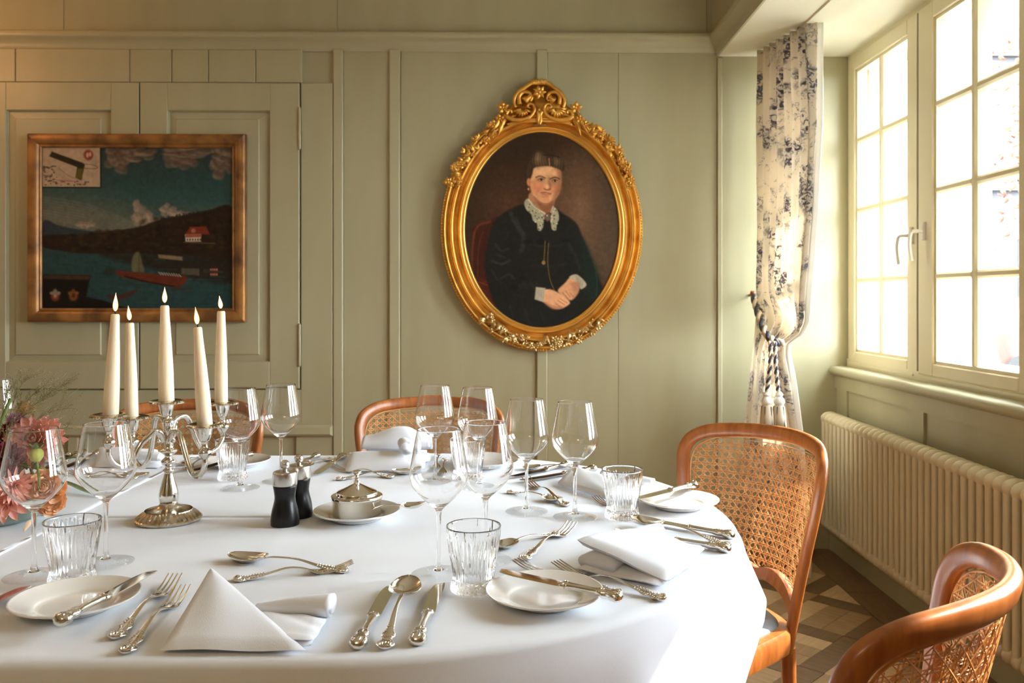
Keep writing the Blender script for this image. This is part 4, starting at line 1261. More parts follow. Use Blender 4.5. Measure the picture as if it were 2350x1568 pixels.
c.poly(L_((130, 1150), (520, 1160), (500, 1220), (480, 1330), (620, 1360), (800, 1420), (130, 1430)), (20, 14, 10), 2, smooth=False)
c.poly(L_((140, 1155), (525, 1160), (500, 1195), (140, 1185)), (62, 44, 32), 1.5, smooth=False)
for x in (232, 378):                                          # two small painted shields
    c.ell(*Z6(x, 1325), 10, 11, (120, 52, 38) if x < 300 else (112, 64, 32), .6); c.ell(*Z6(x, 1290), 5, 7, (126, 116, 100) if x < 300 else (100, 60, 30), .7)
    for sx in (-1, 1): c.ell(*Z6(x + 26 * sx, 1300), 5, 4, (130, 110, 92) if x < 300 else (118, 72, 34), .7)
    c.ell(*Z6(x, 1320), 4, 5, (150, 132, 112) if x < 300 else (70, 34, 20), .7)
c.poly(L_((125, 110), (590, 110), (592, 452), (125, 448)), (168, 146, 122), 1, smooth=False)
c.line(L_((592, 110), (596, 455), (125, 452)), 2.5, (20, 16, 14), 1) if False else None
c.line([Z6(596, 110), Z6(598, 455)], 2.4, (18, 16, 14), .8); c.line([Z6(125, 453), Z6(598, 456)], 2.4, (18, 16, 14), .8)
c.poly(L_((205, 165), (240, 180), (455, 258), (470, 275), (440, 395), (395, 375), (408, 292), (185, 205)), (38, 36, 26), 1.2, smooth=False)
c.poly(L_((415, 300), (455, 305), (448, 392), (395, 372)), (84, 78, 30), 1, smooth=False)
c.line(L_((455, 300), (545, 305), (575, 295)), 1.4, (110, 60, 40), .8); c.line(L_((455, 265), (540, 275), (575, 295)), 1.2, (90, 70, 50), .8)
c.ell(*Z6(498, 195), 11, 12, (126, 58, 46), .4); c.ell(*Z6(490, 195), 3, 6, (184, 150, 120), .6); c.ell(*Z6(512, 190), 3, 5, (184, 150, 120), .6)
for k in range(50):
    x, y = (g.uniform(135, 250), g.uniform(280, 400)) if k < 28 else (g.uniform(150, 500), g.uniform(400, 440))
    c.ell(*Z6(x, y), g.uniform(1.5, 3.5), g.uniform(1, 2.2), (70, 58, 44), .8, a=.8)
c.line(L_((260, 300), (340, 360), (440, 400)), 1, (110, 90, 70), .8); c.line(L_((240, 395), (380, 405)), 1.5, (150, 80, 60), 1)
c.build('canvas', YL + .008, lan, 1.05)
SL = YL / F
x0, x1, z0, z1 = (66.5 - 314) * SL, (561 - 314) * SL, (523 - 738) * SL, (523 - 308.5) * SL
prf = sc_([(0, .0), (0, .022), (.006, .030), (.016, .033), (.030, .034), (.044, .030), (.052, .022), (.058, .024), (.063, .020)]) + [(.066, .004)]
cor = [(x0, z0, 1, 1), (x1, z0, -1, 1), (x1, z1, -1, -1), (x0, z1, 1, -1)]
for i in range(4):
    a, b = cor[i], cor[(i + 1) % 4]
    rows = []
    for k in range(9):
        t = k / 8
        rows.append([((a[0] + a[2] * o) * (1 - t) + (b[0] + b[2] * o) * t, .025 - h * 1.15, (a[1] + a[3] * o) * (1 - t) + (b[1] + b[3] * o) * t) for o, h in prf])
    MB().grid(rows).build('frame_rail', M['old_gold'], lan, ang=.5)
MB().box(x0 + .01, x1 - .01, .018, .026, z0 + .01, z1 - .01).build('backing_board', M['table_wood'], lan, smooth=False)
# ------------------------------------------------------------------ glasses
def closed_lathe(prof, n, mod=None):
    """closed solid of revolution; first and last points lie on the axis"""
    q = MB()
    rows = []
    for r, z in prof[1:-1]:
        rows.append([((r * (mod(2 * PI * k / n, z, r) if mod else 1)) * math.cos(2 * PI * k / n), (r * (mod(2 * PI * k / n, z, r) if mod else 1)) * math.sin(2 * PI * k / n), z) for k in range(n)])
    q.grid(rows, closed_u=True)
    a = len(q.v); q.v += [(0, 0, prof[0][1]), (0, 0, prof[-1][1])]
    m = (len(prof) - 3) * n
    for k in range(n):
        q.f.append((a, (k + 1) % n, k)); q.mi.append(0)
        q.f.append((a + 1, m + k, m + (k + 1) % n)); q.mi.append(0)
    return q
bo = spline([(.0045, .099), (.0090, .1040), (.0180, .1120), (.0280, .1215), (.0365, .1310), (.0425, .1400), (.0452, .1480), (.0456, .1545), (.0445, .1625), (.0424, .1750), (.0386, .1970), (.0347, .2170), (.0332, .2250)], 4)
bi = [(max(r - (.0011 - .0006 * (z - .1085) / .1165), .0004), z) for r, z in bo if z > .110]
bowl_p = [(0, .0988)] + bo + [(.0331, .22535), (.0328, .22535)] + [(r, z) for r, z in bi[::-1]] + [(.006, .1075), (0, .1068)]
bowl_me = closed_lathe(bowl_p, 56).mesh('bowl', M['glass'], ang=None)
stem_me = closed_lathe([(0, .0076)] + spline([(.0085, .0077), (.0058, .0105), (.0042, .018), (.0034, .032), (.0032, .055), (.0034, .078), (.0042, .094), (.0047, .0986)], 3) + [(0, .0986)], 20).mesh('stem', M['glass'], ang=None)
foot_me = closed_lathe([(0, .0050), (.006, .0044), (.012, .0028), (.020, .0016), (.030, .0009), (.040, .0004), (.0422, .0003), (.0428, .0008), (.0426, .0014), (.040, .0018), (.030, .0023), (.020, .0031), (.013, .0046), (.0098, .0064), (.0086, .0075), (0, .0075)], 64).mesh('foot', M['thin_glass'], ang=.7)
def wine_glass(x, y, label, z=TZ, s=1.0):
    p = tp(x, y, z)
    t = thing('wine_glass', label, 'wine glass', p, 0, 'stemmed wine glasses on the table')
    t.scale = (s, s, s)
    inst('bowl', bowl_me, t); inst('stem', stem_me, t); inst('foot', foot_me, t)
    return t
for x, y, lab, z in (
    (78, 1323, 'empty stemmed wine glass at far left, flowers seen through its bowl', TZ + .003),
    (243, 1293, 'empty stemmed wine glass just left of the candelabra foot, nearest to it', TZ),
    (551, 1121, 'empty stemmed wine glass in front of the left cane chair, beside a far tumbler', TZ),
    (645, 1105, 'empty stemmed wine glass standing behind the black pepper mills', TZ),
    (998, 1109, 'empty stemmed wine glass in front of the middle cane chair, left of that pair', TZ),
    (1096, 1119, 'empty stemmed wine glass in front of the middle cane chair, right of that pair', TZ),
    (1208.5, 1175, 'empty stemmed wine glass against the wall, left of the pair right of centre', TZ),
    (1319.5, 1188, 'empty stemmed wine glass against the wall, nearest the right-hand tumbler', TZ),
    (1007, 1319, 'tallest looking stemmed wine glass in the front centre, above the spoon and knives', TZ),
    (1114, 1287, 'stemmed wine glass whose stem stands behind the front centre tumbler', TZ),
    (-7, 1082, 'stemmed wine glass cut by the left edge, behind the flowers', TZ + .003)):
    wine_glass(x, y, lab, z)
def tumbler_mesh():
    H = .0945
    ro = spline([(.0335, .0), (.0345, .003), (.0335, .008), (.0315, .016), (.0308, .024), (.0325, .036), (.0355, .052), (.0380, .070), (.0396, .084), (.0402, H - .001)], 4)
    out = [(0, .0)] + ro + [(.0398, H)]
    inn = [(r - .0024, z) for r, z in ro[::-1] if z > .016] + [(.020, .0135), (0, .013)]
    g = random.Random(4)
    nr = 38
    ph = [g.uniform(0, 6.28) for _ in range(nr)]; ln = [g.uniform(.55, .95) for _ in range(nr)]
    nt = nr * 4
    q = MB(); rows = []
    prof = out[1:] + inn[:-1]
    for i, (r, z) in enumerate(prof):
        row = []
        for k in range(nt):
            t = 2 * PI * k / nt
            rib = k // 4; f = (k % 4) / 4
            rr = r
            if i < len(out) - 2:
                up = sm((z - .012) / .01) * sm((ln[rib] * .09 + .012 - z) / .02)
                rr -= (.0024 * (0.5 - .5 * math.cos(2 * PI * f))) * (.35 + .65 * up) * sm((.088 - z) / .01)
                if z < .014: rr -= .0016 * (1 if (rib + int(z / .0035)) % 2 else 0) * (f > .2)
            tt = t + .035 * math.sin(z * 80 + ph[rib]) * sm(z / .02)
            row.append((rr * math.cos(tt), rr * math.sin(tt), z))
        rows.append(row)
    q.grid(rows, closed_u=True)
    a = len(q.v); q.v += [(0, 0, .0), (0, 0, .013)]
    m = (len(prof) - 1) * nt
    for k in range(nt):
        q.f.append((a, (k + 1) % nt, k)); q.mi.append(0)
        q.f.append((a + 1, m + k, m + (k + 1) % nt)); q.mi.append(0)
    return q.mesh('ribbed_tumbler', M['tumbler_glass'], ang=None)
tm = tumbler_mesh()
for k, (x, y, lab) in enumerate((
    (166, 1337, 'ribbed crystal tumbler behind the left front bread plate'),
    (534, 1099, 'ribbed crystal tumbler far left of centre, in front of the left cane chair'),
    (1076, 1101, 'ribbed crystal tumbler seen through the far pair of wine glasses in the middle'),
    (1428, 1187, 'ribbed crystal tumbler on the right, beside the sunlit bread plate'),
    (1087, 1353, 'large looking ribbed crystal tumbler in the front centre, behind the bread plate'))):
    o = inst('ribbed_tumbler', tm, None, tp(x, y), (0, 0, k * .7))
    tag(o, lab, 'tumbler', 'ribbed tumblers on the table')

# ------------------------------------------------------------------ plates
pp = [(0, .0)] + [(.046, .0), (.050, .0015)] + spline([(.052, .004), (.062, .0085), (.074, .0125), (.0815, .0155), (.083, .017)], 3) + [(.0828, .0185), (.081, .0188)] + spline([(.080, .0182), (.072, .0150), (.060, .0108), (.0535, .0080), (.050, .0055), (.044, .0040)], 3) + [(.02, .0036), (0, .0035)]
plate_me = closed_lathe(pp, 64).mesh('bread_plate', M['china'], ang=.8)
PLATES = {}
for key, x, y, lab, z in (
    ('right_front', 1250, 1380, 'white china bread plate at front right of centre with a knife across it', TZ),
    ('left_front', 175, 1396, 'white china bread plate at front left with a knife lying on it', TZ + .0),
    ('left_far', 544, 1070, 'white china bread plate behind the far left tumbler', TZ),
    ('mid_far', 1114, 1072, 'white china bread plate before the middle cane chair, behind a tumbler', TZ),
    ('right', 1556, 1163, 'white china bread plate in bright sun at the right end of the table', TZ),
    ('saucer', 819, 1190, 'white china saucer under the silver butter dish', TZ)):
    o = inst('bread_plate' if key != 'saucer' else 'saucer', plate_me, None, tp(x, y, z))
    PLATES[key] = o
    tag(o, lab, 'plate', 'white bread plates' if key != 'saucer' else None)

# ------------------------------------------------------------------ butter dish on its saucer
sp_ = PLATES['saucer'].location
bd = thing('butter_dish', 'round silver butter dish with a knobbed lid, standing on a saucer', 'butter dish', (sp_.x, sp_.y, sp_.z + .0042))
MB().lathe([(.044, 0), (.0455, .001), (.046, .004), (.046, .034), (.0465, .036), (.044, .036)], 56).build('dish', M['silver'], bd, ang=.5)
lid = MB().lathe(sc_([(.0485, .034), (.0495, .0375), (.049, .041), (.044, .0425), (.040, .0428)]) + sc_([(.0395, .0445), (.0385, .0475), (.034, .050), (.024, .0545), (.013, .0600), (.006, .0635), (.0045, .0645)]), 56).build('lid', M['silver'], bd, ang=.5)
MB().lathe(sc_([(.004, .0635), (.0065, .066), (.0055, .069), (.0038, .071), (.0052, .0735), (.0035, .0755), (.0030, .078), (.0060, .0815), (.0085, .0850), (.0080, .0875), (.0050, .0892), (.0004, .0897)]), 24).build('knob', M['silver'], lid)

# ------------------------------------------------------------------ pepper and salt mills
def mill(x, y, lab):
    t = thing('pepper_mill', lab, 'mill', tp(x, y), 0, 'black and steel mills')
    MB().lathe(sc_([(.0255, .0), (.0262, .002), (.0262, .012), (.0240, .028), (.0205, .042), (.0192, .052), (.0205, .064), (.0222, .0735)]) + [(.0215, .0745)], 40).build('body', M['black_wood'], t)
    MB().lathe([(.0222, .0748)] + sc_([(.0228, .0755), (.0232, .088), (.0226, .097), (.0215, .0995), (.0195, .1008)]) + [(.0002, .1022)], 40).build('steel_cap', M['steel'], t)
    MB().lathe([(.004, .1015), (.0042, .1045)] + [(.0090 * math.cos(a), .1128 + .0090 * math.sin(a)) for a in np.linspace(-1.05, PI / 2 - .02, 12)], 24).build('ball_knob', M['steel'], t)
mill(654, 1204, 'black mill with steel cap and ball, the front one of two')
mill(686, 1185, 'black mill with steel cap and ball, standing behind the other mill')

# ------------------------------------------------------------------ candelabra and candles
ctr = P(387, PY, 1.643); ctr.z = TZ
can = thing('candelabra', 'five-armed silver candelabra with oval fluted foot, lit candles in it', 'candelabra', ctr)
flu = lambda t, z, r: 1 + (.014 * math.cos(40 * t) if .005 < z < .019 and r > .040 else 0)
MB().lathe([(.0605, 0), (.0615, .002), (.0615, .005), (.0585, .0065), (.0575, .0075), (.055, .0105), (.050, .0145), (.0455, .0175), (.0440, .0185), (.0432, .0205)] + sc_([(.041, .0205), (.032, .0225), (.022, .0265), (.0155, .0315)]), 160, mod=flu).build('foot', M['silver_old'], can, ang=.4)
st_p = sc_([(.0150, .031), (.0165, .034), (.0180, .042), (.0180, .050), (.0160, .060), (.0120, .074), (.0085, .086), (.0075, .091), (.0105, .0945), (.0108, .0965), (.0070, .0995), (.0066, .1035), (.0120, .1085), (.0138, .1125), (.0120, .1160), (.0070, .1205), (.0070, .1240), (.0130, .1290), (.0158, .1325), (.0150, .1355), (.0090, .1390), (.0082, .150), (.0090, .158), (.0082, .166), (.0100, .172), (.0098, .182), (.0110, .190), (.0075, .1945), (.0060, .198)])
MB().lathe(st_p, 36).build('stem', M['silver'], can)
cup_p = sc_([(.0055, -.030), (.0085, -.027), (.0120, -.018), (.0142, -.008), (.0150, -.001)]) + [(.0140, -.001), (.0130, -.010), (.001, -.020)]
pan_p = [(.0140, -.002), (.0150, -.0005), (.024, .0000), (.0290, -.0010), (.0318, -.0030), (.0322, -.0010), (.0310, .0012), (.0265, .0032), (.0230, .0036), (.0150, .0030), (.0140, .0010)]
pan_m = lambda t, z, r: 1 + (.016 * math.cos(34 * t) if r > .0255 else 0)
cup_me = MB().lathe(cup_p, 32).mesh('candle_cup', M['silver'])
pan_me = MB().lathe(pan_p, 136, mod=pan_m).mesh('drip_pan', M['silver_old'], ang=.5)
kn_me = MB().lathe(sc_([(.0050, -.062), (.0090, -.057), (.0118, -.051), (.0105, -.046), (.0060, -.040), (.0050, -.034), (.0065, -.030)]), 24, mod=lambda t, z, r: 1 + (.06 * math.cos(10 * t) if -.057 < z < -.045 else 0)).mesh('cup_knop', M['silver'])
CUPS = [(382, 922, 1.643), (249.5, 954, 1.56), (304, 958, 1.75), (470, 976, 1.56), (511, 925, 1.80)]
for k, (x, y, d) in enumerate(CUPS):
    p = P(x, y, d) - ctr
    if k == 0:
        inst('candle_cup', cup_me, can, p); inst('drip_pan', pan_me, can, p); continue
    arm = bpy.data.objects.new('arm', None); COL.objects.link(arm); arm.parent = can
    R = math.hypot(p.x, p.y); a = math.atan2(p.y, p.x); zp = p.z
    za = .184 if k in (1, 3) else .168
    if k in (2, 4): za = .186
    else: za = .165
    prof = [(.009, za - .012), (.017, za + .004), (.032, za + .009), (.046, za - .001), (.062, zp - .060), (.080, zp - .088), (.098, zp - .097), (.118, zp - .090), (.1295, zp - .074), (.130, zp - .060)]
    pts = spline([(r / .130 * R * math.cos(a) if r > .02 else r * math.cos(a), r / .130 * R * math.sin(a) if r > .02 else r * math.sin(a), z) for r, z in prof], 6)
    q = MB().tube(pts, [.0052 if i > 8 else .0062 for i in range(len(pts))], 10)
    cu = [(.017 + .009 * math.cos(t) * (1 - t / 9), za - .008 + .009 * math.sin(t) * (1 - t / 9)) for t in np.linspace(1.2, 6.6, 18)]
    q.tube([(r * math.cos(a), r * math.sin(a), z) for r, z in cu], list(np.linspace(.0045, .0028, 18)), 8)
    q.build('branch', M['silver'], arm)
    for me, n in ((kn_me, 'cup_knop'), (cup_me, 'candle_cup'), (pan_me, 'drip_pan')):
        inst(n, me, arm, p)
CAND = [((382, 920), (378, 701), (378, 657), 1.643, 'tall ivory candle burning in the centre cup of the candelabra'),
        ((254, 952), (264.5, 721), (266, 670), 1.56, 'ivory candle burning in the left front arm, leaning right'),
        ((302, 956), (298, 741), (294, 700), 1.75, 'short looking ivory candle burning in the left back arm, beside the leaning one'),
        ((470, 974), (453.5, 751), (448, 703), 1.56, 'ivory candle burning in the right front arm, leaning left'),
        ((507.5, 924), (507.5, 714), (503, 677), 1.80, 'ivory candle burning in the right back arm')]
for b0, t0, f0, d, lab in CAND:
    b, t_, f_ = P(*b0, d), P(*t0, d), P(*f0, d)
    cd = thing('candle', lab, 'candle', b, 0, 'lit ivory candles')
    ax = t_ - b; L = ax.length
    w0, w1 = 17.2 * d / F, 9.6 * d / F
    if d > 1.7: w0 *= .86; w1 *= .95
    pts = [ax * k for k in (-.045, 0, .3, .6, .9, .985, 1.0)]
    MB().tube(pts, [w0 * .85, w0, w0 * .9 + w1 * .1, w0 * .55 + w1 * .45, w1 * 1.04, w1, w1 * .8], 24).build('wax', M['wax'], cd, ang=.8)
    wk = f_ - t_
    MB().tube([ax * .995, ax + Vector((0, 0, .006)), ax + Vector((wk.x * .15, 0, .011))], .0011, 6).build('wick', M['wick'], cd)
    H = wk.length - .007
    base = ax + Vector((wk.x * .12, 0, .0055))
    for nm, m, sc, s2 in (('flame', M['flame'], 1.0, 1.0),):
        rows = []
        for k in range(15):
            u = k / 14
            r = .0047 * sc * (math.sin(PI * min(1, (u * .97 + .03)) ** .62)) ** 1.25 * (1 - .15 * u) + .0001
            cxx = base + Vector((wk.x * (.1 + .9 * u ** 1.5) * .85, 0, u * H))
            rows.append([(cxx.x + r * math.cos(2 * PI * j / 14), cxx.y + r * math.sin(2 * PI * j / 14), cxx.z) for j in range(14)])
        MB().grid(rows, closed_u=True).build(nm, m, cd, ang=None)

# ------------------------------------------------------------------ cutlery (local x from handle end to tip)
def loft(q, secs, n=12):
    """secs: (x, z centre, half width, half thickness)"""
    rows = []
    for x, z, w, t in secs:
        rows.append([(x, w * math.copysign(abs(math.cos(a)) ** .8, math.cos(a)), z + t * math.copysign(abs(math.sin(a)) ** .9, math.sin(a))) for a in [2 * PI * k / n for k in range(n)]])
    k0 = len(q.v)
    q.grid(rows, closed_u=True)
    q.f.append(tuple(range(k0 + n - 1, k0 - 1, -1))); q.mi.append(0)
    e = k0 + (len(rows) - 1) * n
    q.f.append(tuple(range(e, e + n))); q.mi.append(0)
def curve_(xs, ks, vs): return np.interp(xs, ks, vs)
def smooth_prof(keys, n):
    ps = spline([(k, *v) for k, v in keys], 8)
    return ps
def handle_thin(q, xe, zend):
    xs = np.concatenate([np.linspace(0, .06, 46), np.linspace(.063, xe, 30)])
    for_w = [(0, .0030), (.003, .0075), (.009, .0108), (.015, .0100), (.021, .0062), (.026, .0062), (.031, .0082), (.037, .0078), (.044, .0052), (.06, .0042), (.085, .0030), (.105, .0024), (xe, .0032)]
    ws = np.array([p[1] for p in spline([(a, b) for a, b in for_w], 10)]); wx = np.array([p[0] for p in spline([(a, b) for a, b in for_w], 10)])
    zz = spline([(0, .0035), (.02, .0028), (.05, .0062), (.085, .0125), (xe - .018, .0120), (xe, zend)], 10)
    zx = np.array([p[0] for p in zz]); zv = np.array([p[1] for p in zz])
    secs = []
    for x in xs:
        w = float(np.interp(x, wx, ws)); z = float(np.interp(x, zx, zv))
        t = .0013 + .0009 * max(0, 1 - x / .05)
        if x < .05:
            t += .0008 * abs(math.sin(x * 2 * PI / .0062)); w += .0007 * abs(math.sin(x * 2 * PI / .0075))
        secs.append((x, z, w, t))
    loft(q, secs, 14)
    for sx in (-1, 1):                                         # raised beads and scrolls along the ornament
        for x in np.arange(.004, .050, .0045):
            w = float(np.interp(x, wx, ws)); z = float(np.interp(x, zx, zv))
            q.ball((x, sx * w * .78, z + .0018), .0014, 6, 4)
    for k in range(5):
        a = (k - 2) * .5
        q.ball((.006 + .004 * (1 - abs(a) / 1.2), .0085 * math.sin(a) * .9, .0058), .0019, 6, 4, sx=1.8)
def knife_mesh(Lh=.098, L=.215, bw=.0098):
    q = MB()
    hs = spline([(0, .0055, .0035, .0025), (.004, .006, .0092, .0060), (.012, .0065, .0112, .0072), (.019, .0065, .0088, .0062), (.024, .0065, .0066, .0052), (.030, .0065, .0086, .0056), (.036, .0065, .0076, .0054), (.045, .0065, .0052, .0046), (.07, .0065, .0052, .0044), (Lh - .010, .0062, .0062, .0046), (Lh - .006, .006, .0085, .0054), (Lh, .0055, .0088, .0048), (Lh + .003, .005, .0070, .003)], 5)
    secs = []
    for x, z, w, t in hs:
        if x < .045: t += .0006 * abs(math.sin(x * 2 * PI / .0066)); w += .0005 * abs(math.sin(x * 2 * PI / .008))
        secs.append((x, z, w, t))
    loft(q, secs, 18)
    for k in range(7):
        a = 2 * PI * k / 7
        q.ball((.008, .0092 * math.cos(a), .0065 + .006 * math.sin(a)), .0026, 6, 4, sx=1.8)
    for x in (.030, .034, Lh - .004):
        for a in (.6, 1.57, 2.5): q.ball((x, .0075 * math.cos(a), .0065 + .0050 * math.sin(a)), .0018, 6, 4)
    h = q.mesh('handle', M['silver'], ang=.9)
    q = MB()
    rows = []
    for i in range(25):
        u = i / 24
        x = Lh + (L - Lh) * u
        yb = -bw * (1 - u ** 9 * .2)                          # straight back
        yt = bw * (.92 + .12 * math.sin(PI * u)) * math.sqrt(max(0, 1 - max(0, (u - .62) / .38) ** 2.2)) - (bw * .75 if u > .999 else 0)
        yt = max(yt, yb + .0006)
        rows.append([(x, yb, .0052), (x, yb, .0068), (x, yb * .3 + yt * .7, .0066), (x, yt, .0060), (x, yb * .3 + yt * .7, .0054)])
    q.grid(rows, closed_u=True)
    q.f.append((4, 3, 2, 1, 0)); q.mi.append(0)
    q.f.append(tuple(range(24 * 5, 25 * 5))); q.mi.append(0)
    return h, q.mesh('blade', M['silver'], ang=.5)
def spoon_mesh(L=.205, Lb=.066, Wb=.0215):
    q = MB(); xe = L - Lb + .004
    handle_thin(q, xe, .0085)
    h = q.mesh('handle', M['silver'], ang=.9)
    q = MB(); top = []; bot = []
    for i in range(19):
        u = i / 18
        x = L - Lb + Lb * u
        hw = Wb * math.sqrt(max(0.0, 1 - (2 * u ** .86 - 1) ** 2)) + .0006
        r1, r2 = [], []
        for k in range(13):
            v = -1 + 2 * k / 12
            rim = .0095 + .003 * (u - .5) ** 2 * 4 - .001 * u
            d = .0085 * (1 - v * v) ** .8 * math.sin(PI * min(1, max(0, .06 + .9 * u))) ** .7
            r1.append((x, hw * v, rim - d + .0006)); r2.append((x, hw * v * 1.01, rim - d - .0007))
        top.append(r1); bot.append(r2)
    q.grid(top); q.grid(bot, flip=True)
    n = 13 * 19
    for i in range(18):
        for j in (0, 12):
            a, b = i * 13 + j, (i + 1) * 13 + j
            q.f.append((a, b, n + b, n + a)); q.mi.append(0)
    for j in range(12):
        for i in (0, 18):
            a, b = i * 13 + j, i * 13 + j + 1
            q.f.append((a, b, n + b, n + a)); q.mi.append(0)
    return h, q.mesh('bowl', M['silver'], ang=1.0)
def fork_mesh(L=.200):
    q = MB(); xe = .124
    handle_thin(q, xe, .0075)
    h = q.mesh('handle', M['silver'], ang=.9)
    q = MB()
    secs = spline([(xe - .003, .0080, .0030, .0012), (xe + .004, .0060, .0060, .0011), (xe + .010, .0042, .0105, .0010), (xe + .017, .0030, .0122, .0010), (xe + .024, .0026, .0124, .0010)], 4)
    loft(q, secs, 14)
    for k in range(4):
        y0 = (k - 1.5) * .0066
        ps = spline([(xe + .020, y0, .0028, .00215), (xe + .035, y0, .0034, .0018), (xe + .055, y0, .0070, .0015), (L - .004, y0, .0122, .0011), (L, y0, .0133, .0005)], 5)
        rows = [[(x, y + w * cy_, z + .0009 * sy) for cy_, sy in ((1, 0), (.6, .9), (-.6, .9), (-1, 0), (-.6, -.9), (.6, -.9))] for x, y, z, w in ps]
        q.grid(rows, closed_u=True)
        q.f.append(tuple(range(len(q.v) - 6, len(q.v)))); q.mi.append(0)
    return h, q.mesh('tines', M['silver'], ang=.8)
CUT = {'fork': (fork_mesh(), 'tines', .200), 'spoon': (spoon_mesh(), 'bowl', .205), 'knife': (knife_mesh(), 'blade', .215)}
def cutlery(kind, a, b, label, za=0.0, zb=0.0, group=None, flip=False):
    (h, e), pn, L = CUT[kind]
    p0, p1 = tp(*a, TZ + za + .004), tp(*b, TZ + zb + (.010 if kind == 'fork' else .004))
    p0.z -= .004; p1.z = TZ + zb
    d = p1 - p0
    s = d.length / L
    t = thing(('table_knife' if kind == 'knife' else kind), label, kind, (0, 0, 0), 0, group)
    x = d.normalized(); up = Vector((0, 0, 1)); up = (up - x * x.dot(up)).normalized(); y = up.cross(x)
    if flip: y = -y; 
    m = Matrix(((x.x, y.x, up.x), (x.y, y.y, up.y), (x.z, y.z, up.z)))
    sx = max(.72, min(1.32, s)); sw = 1.0 if .8 < s < 1.25 else (sx * .5 + .5)
    t.location = p0; t.rotation_euler = m.to_euler()
    sc = Vector((sx, sw, sw))
    t.scale = sc
    inst('handle', h, t); inst(pn, e, t)
    if s < .72 or s > 1.32: print('cutlery scale', kind, label, round(s, 2))
    return t
GF, GS, GK = 'silver forks with ornate handles', 'silver spoons with ornate handles', 'silver knives with ornate handles'
fk = lambda *a, **k: cutlery('fork', *a, group=GF, **k)
sn = lambda *a, **k: cutlery('spoon', *a, group=GS, **k)
kn = lambda *a, **k: cutlery('knife', *a, group=GK, **k)
kn((818, 1487), (897, 1345), 'silver knife left of the big spoon at the front edge')
sn((881, 1486), (939, 1331), 'silver tablespoon at the front edge, lying between two knives', zb=.022)
kn((955, 1478), (1009, 1341), 'silver knife right of the big spoon at the front edge')
fk((261, 1463), (403, 1321), 'silver fork next to the left front bread plate, the further of two')
fk((285, 1496), (422, 1346), 'silver fork next to the folded napkin at front left, the nearer of two')
kn((132, 1432), (350, 1313), 'silver butter knife lying across the left front bread plate', za=.021, zb=.021)
kn((-135, 1440), (50, 1352), 'silver knife with only its tip in view at the left edge', za=.003, zb=.003)
sn((799, 1309), (526, 1279), 'silver dessert spoon above the front left napkin, bowl to the left')
fk((535, 1329), (810, 1294), 'silver dessert fork above the front left napkin, tines to the right')
kn((1428, 1375), (1143, 1313), 'silver butter knife lying across the front right bread plate', za=.021, zb=.021)
fk((1426, 1362), (1184, 1287), 'silver fork half hidden behind the front right bread plate')
fk((1527, 1373), (1274, 1292), 'silver fork between the front right bread plate and the propped napkin')
sn((1281, 1222), (1151, 1254), 'silver dessert spoon right of the front tumbler, bowl to the left')
fk((1198, 1282), (1314, 1200), 'silver dessert fork crossing towards the wine glass foot at right')
kn((1685, 1232), (1462, 1190), 'silver knife at the right, the one nearest the sunlit bread plate')
sn((1676, 1251), (1452, 1192), 'silver spoon at the right, lying between two knives', zb=.006)
kn((1677, 1263), (1406, 1218), 'silver knife at the right, running under the propped napkin')
kn((1596, 1113), (1462, 1147), 'silver butter knife on the sunlit bread plate at the right', za=.022, zb=.020)
fk((1462, 1180), (1368, 1140), 'silver fork behind the right-hand tumbler, tines beside the tent napkin')
fk((1302, 1159), (1206, 1097), 'silver dessert fork behind a wine glass stem, tines towards the wall')
sn((1165, 1127), (1270, 1147), 'silver dessert spoon crossing the fork behind a wine glass stem')
kn((1312, 1065), (1176, 1096), 'silver knife at the far right, the furthest one by the tent napkin')
sn((1332, 1072), (1204, 1074), 'silver spoon at the far right, between two knives by the tent napkin')
kn((1368, 1076), (1197, 1105), 'silver knife at the far right, its end showing behind the tent napkin', flip=True)
fk((903, 1094), (765, 1071), 'silver dessert fork before the far middle napkin, tines to the left')
sn((771, 1099), (957, 1082), 'silver dessert spoon before the far middle napkin, bowl to the right')
kn((789, 1046), (726, 1090), 'silver knife left of the far middle napkin, the nearer of two')
sn((763, 1051), (706, 1069), 'silver spoon left of the far middle napkin, between two knives')
kn((729, 1046), (672, 1076), 'silver knife behind the mills, handle end towards the wall')
fk((1008, 1047), (996, 1079), 'silver fork right of the far middle napkin, the left of two seen end on')
fk((1024, 1057), (1013, 1090), 'silver fork right of the far middle napkin, the right of two seen end on')
fk((315, 1097), (155, 1083), 'silver dessert fork seen through the second wine glass, tines at the left')
sn((186, 1099), (316, 1092), 'silver dessert spoon seen through the second wine glass')
fk((470, 1046), (403, 1064), 'silver fork behind the candelabra arms, the further of two')
fk((500, 1047), (403, 1079), 'silver fork behind the candelabra arms, the nearer of two')
kn((578, 1043), (440, 1084), 'silver butter knife lying on the far left bread plate', za=.020, zb=.018)
kn((178, 1043), (108, 1083), 'silver knife just right of the flowers, far side of the table')
sn((163, 1041), (118, 1068), 'silver spoon just right of the flowers, far side of the table')
kn((224, 1044), (141, 1078), 'silver knife left of the far left napkin, seen past a wine glass')
ts = sn((812, 1176), (902, 1167), 'small silver spoon tip sticking out behind the butter dish', za=.012, zb=.024)

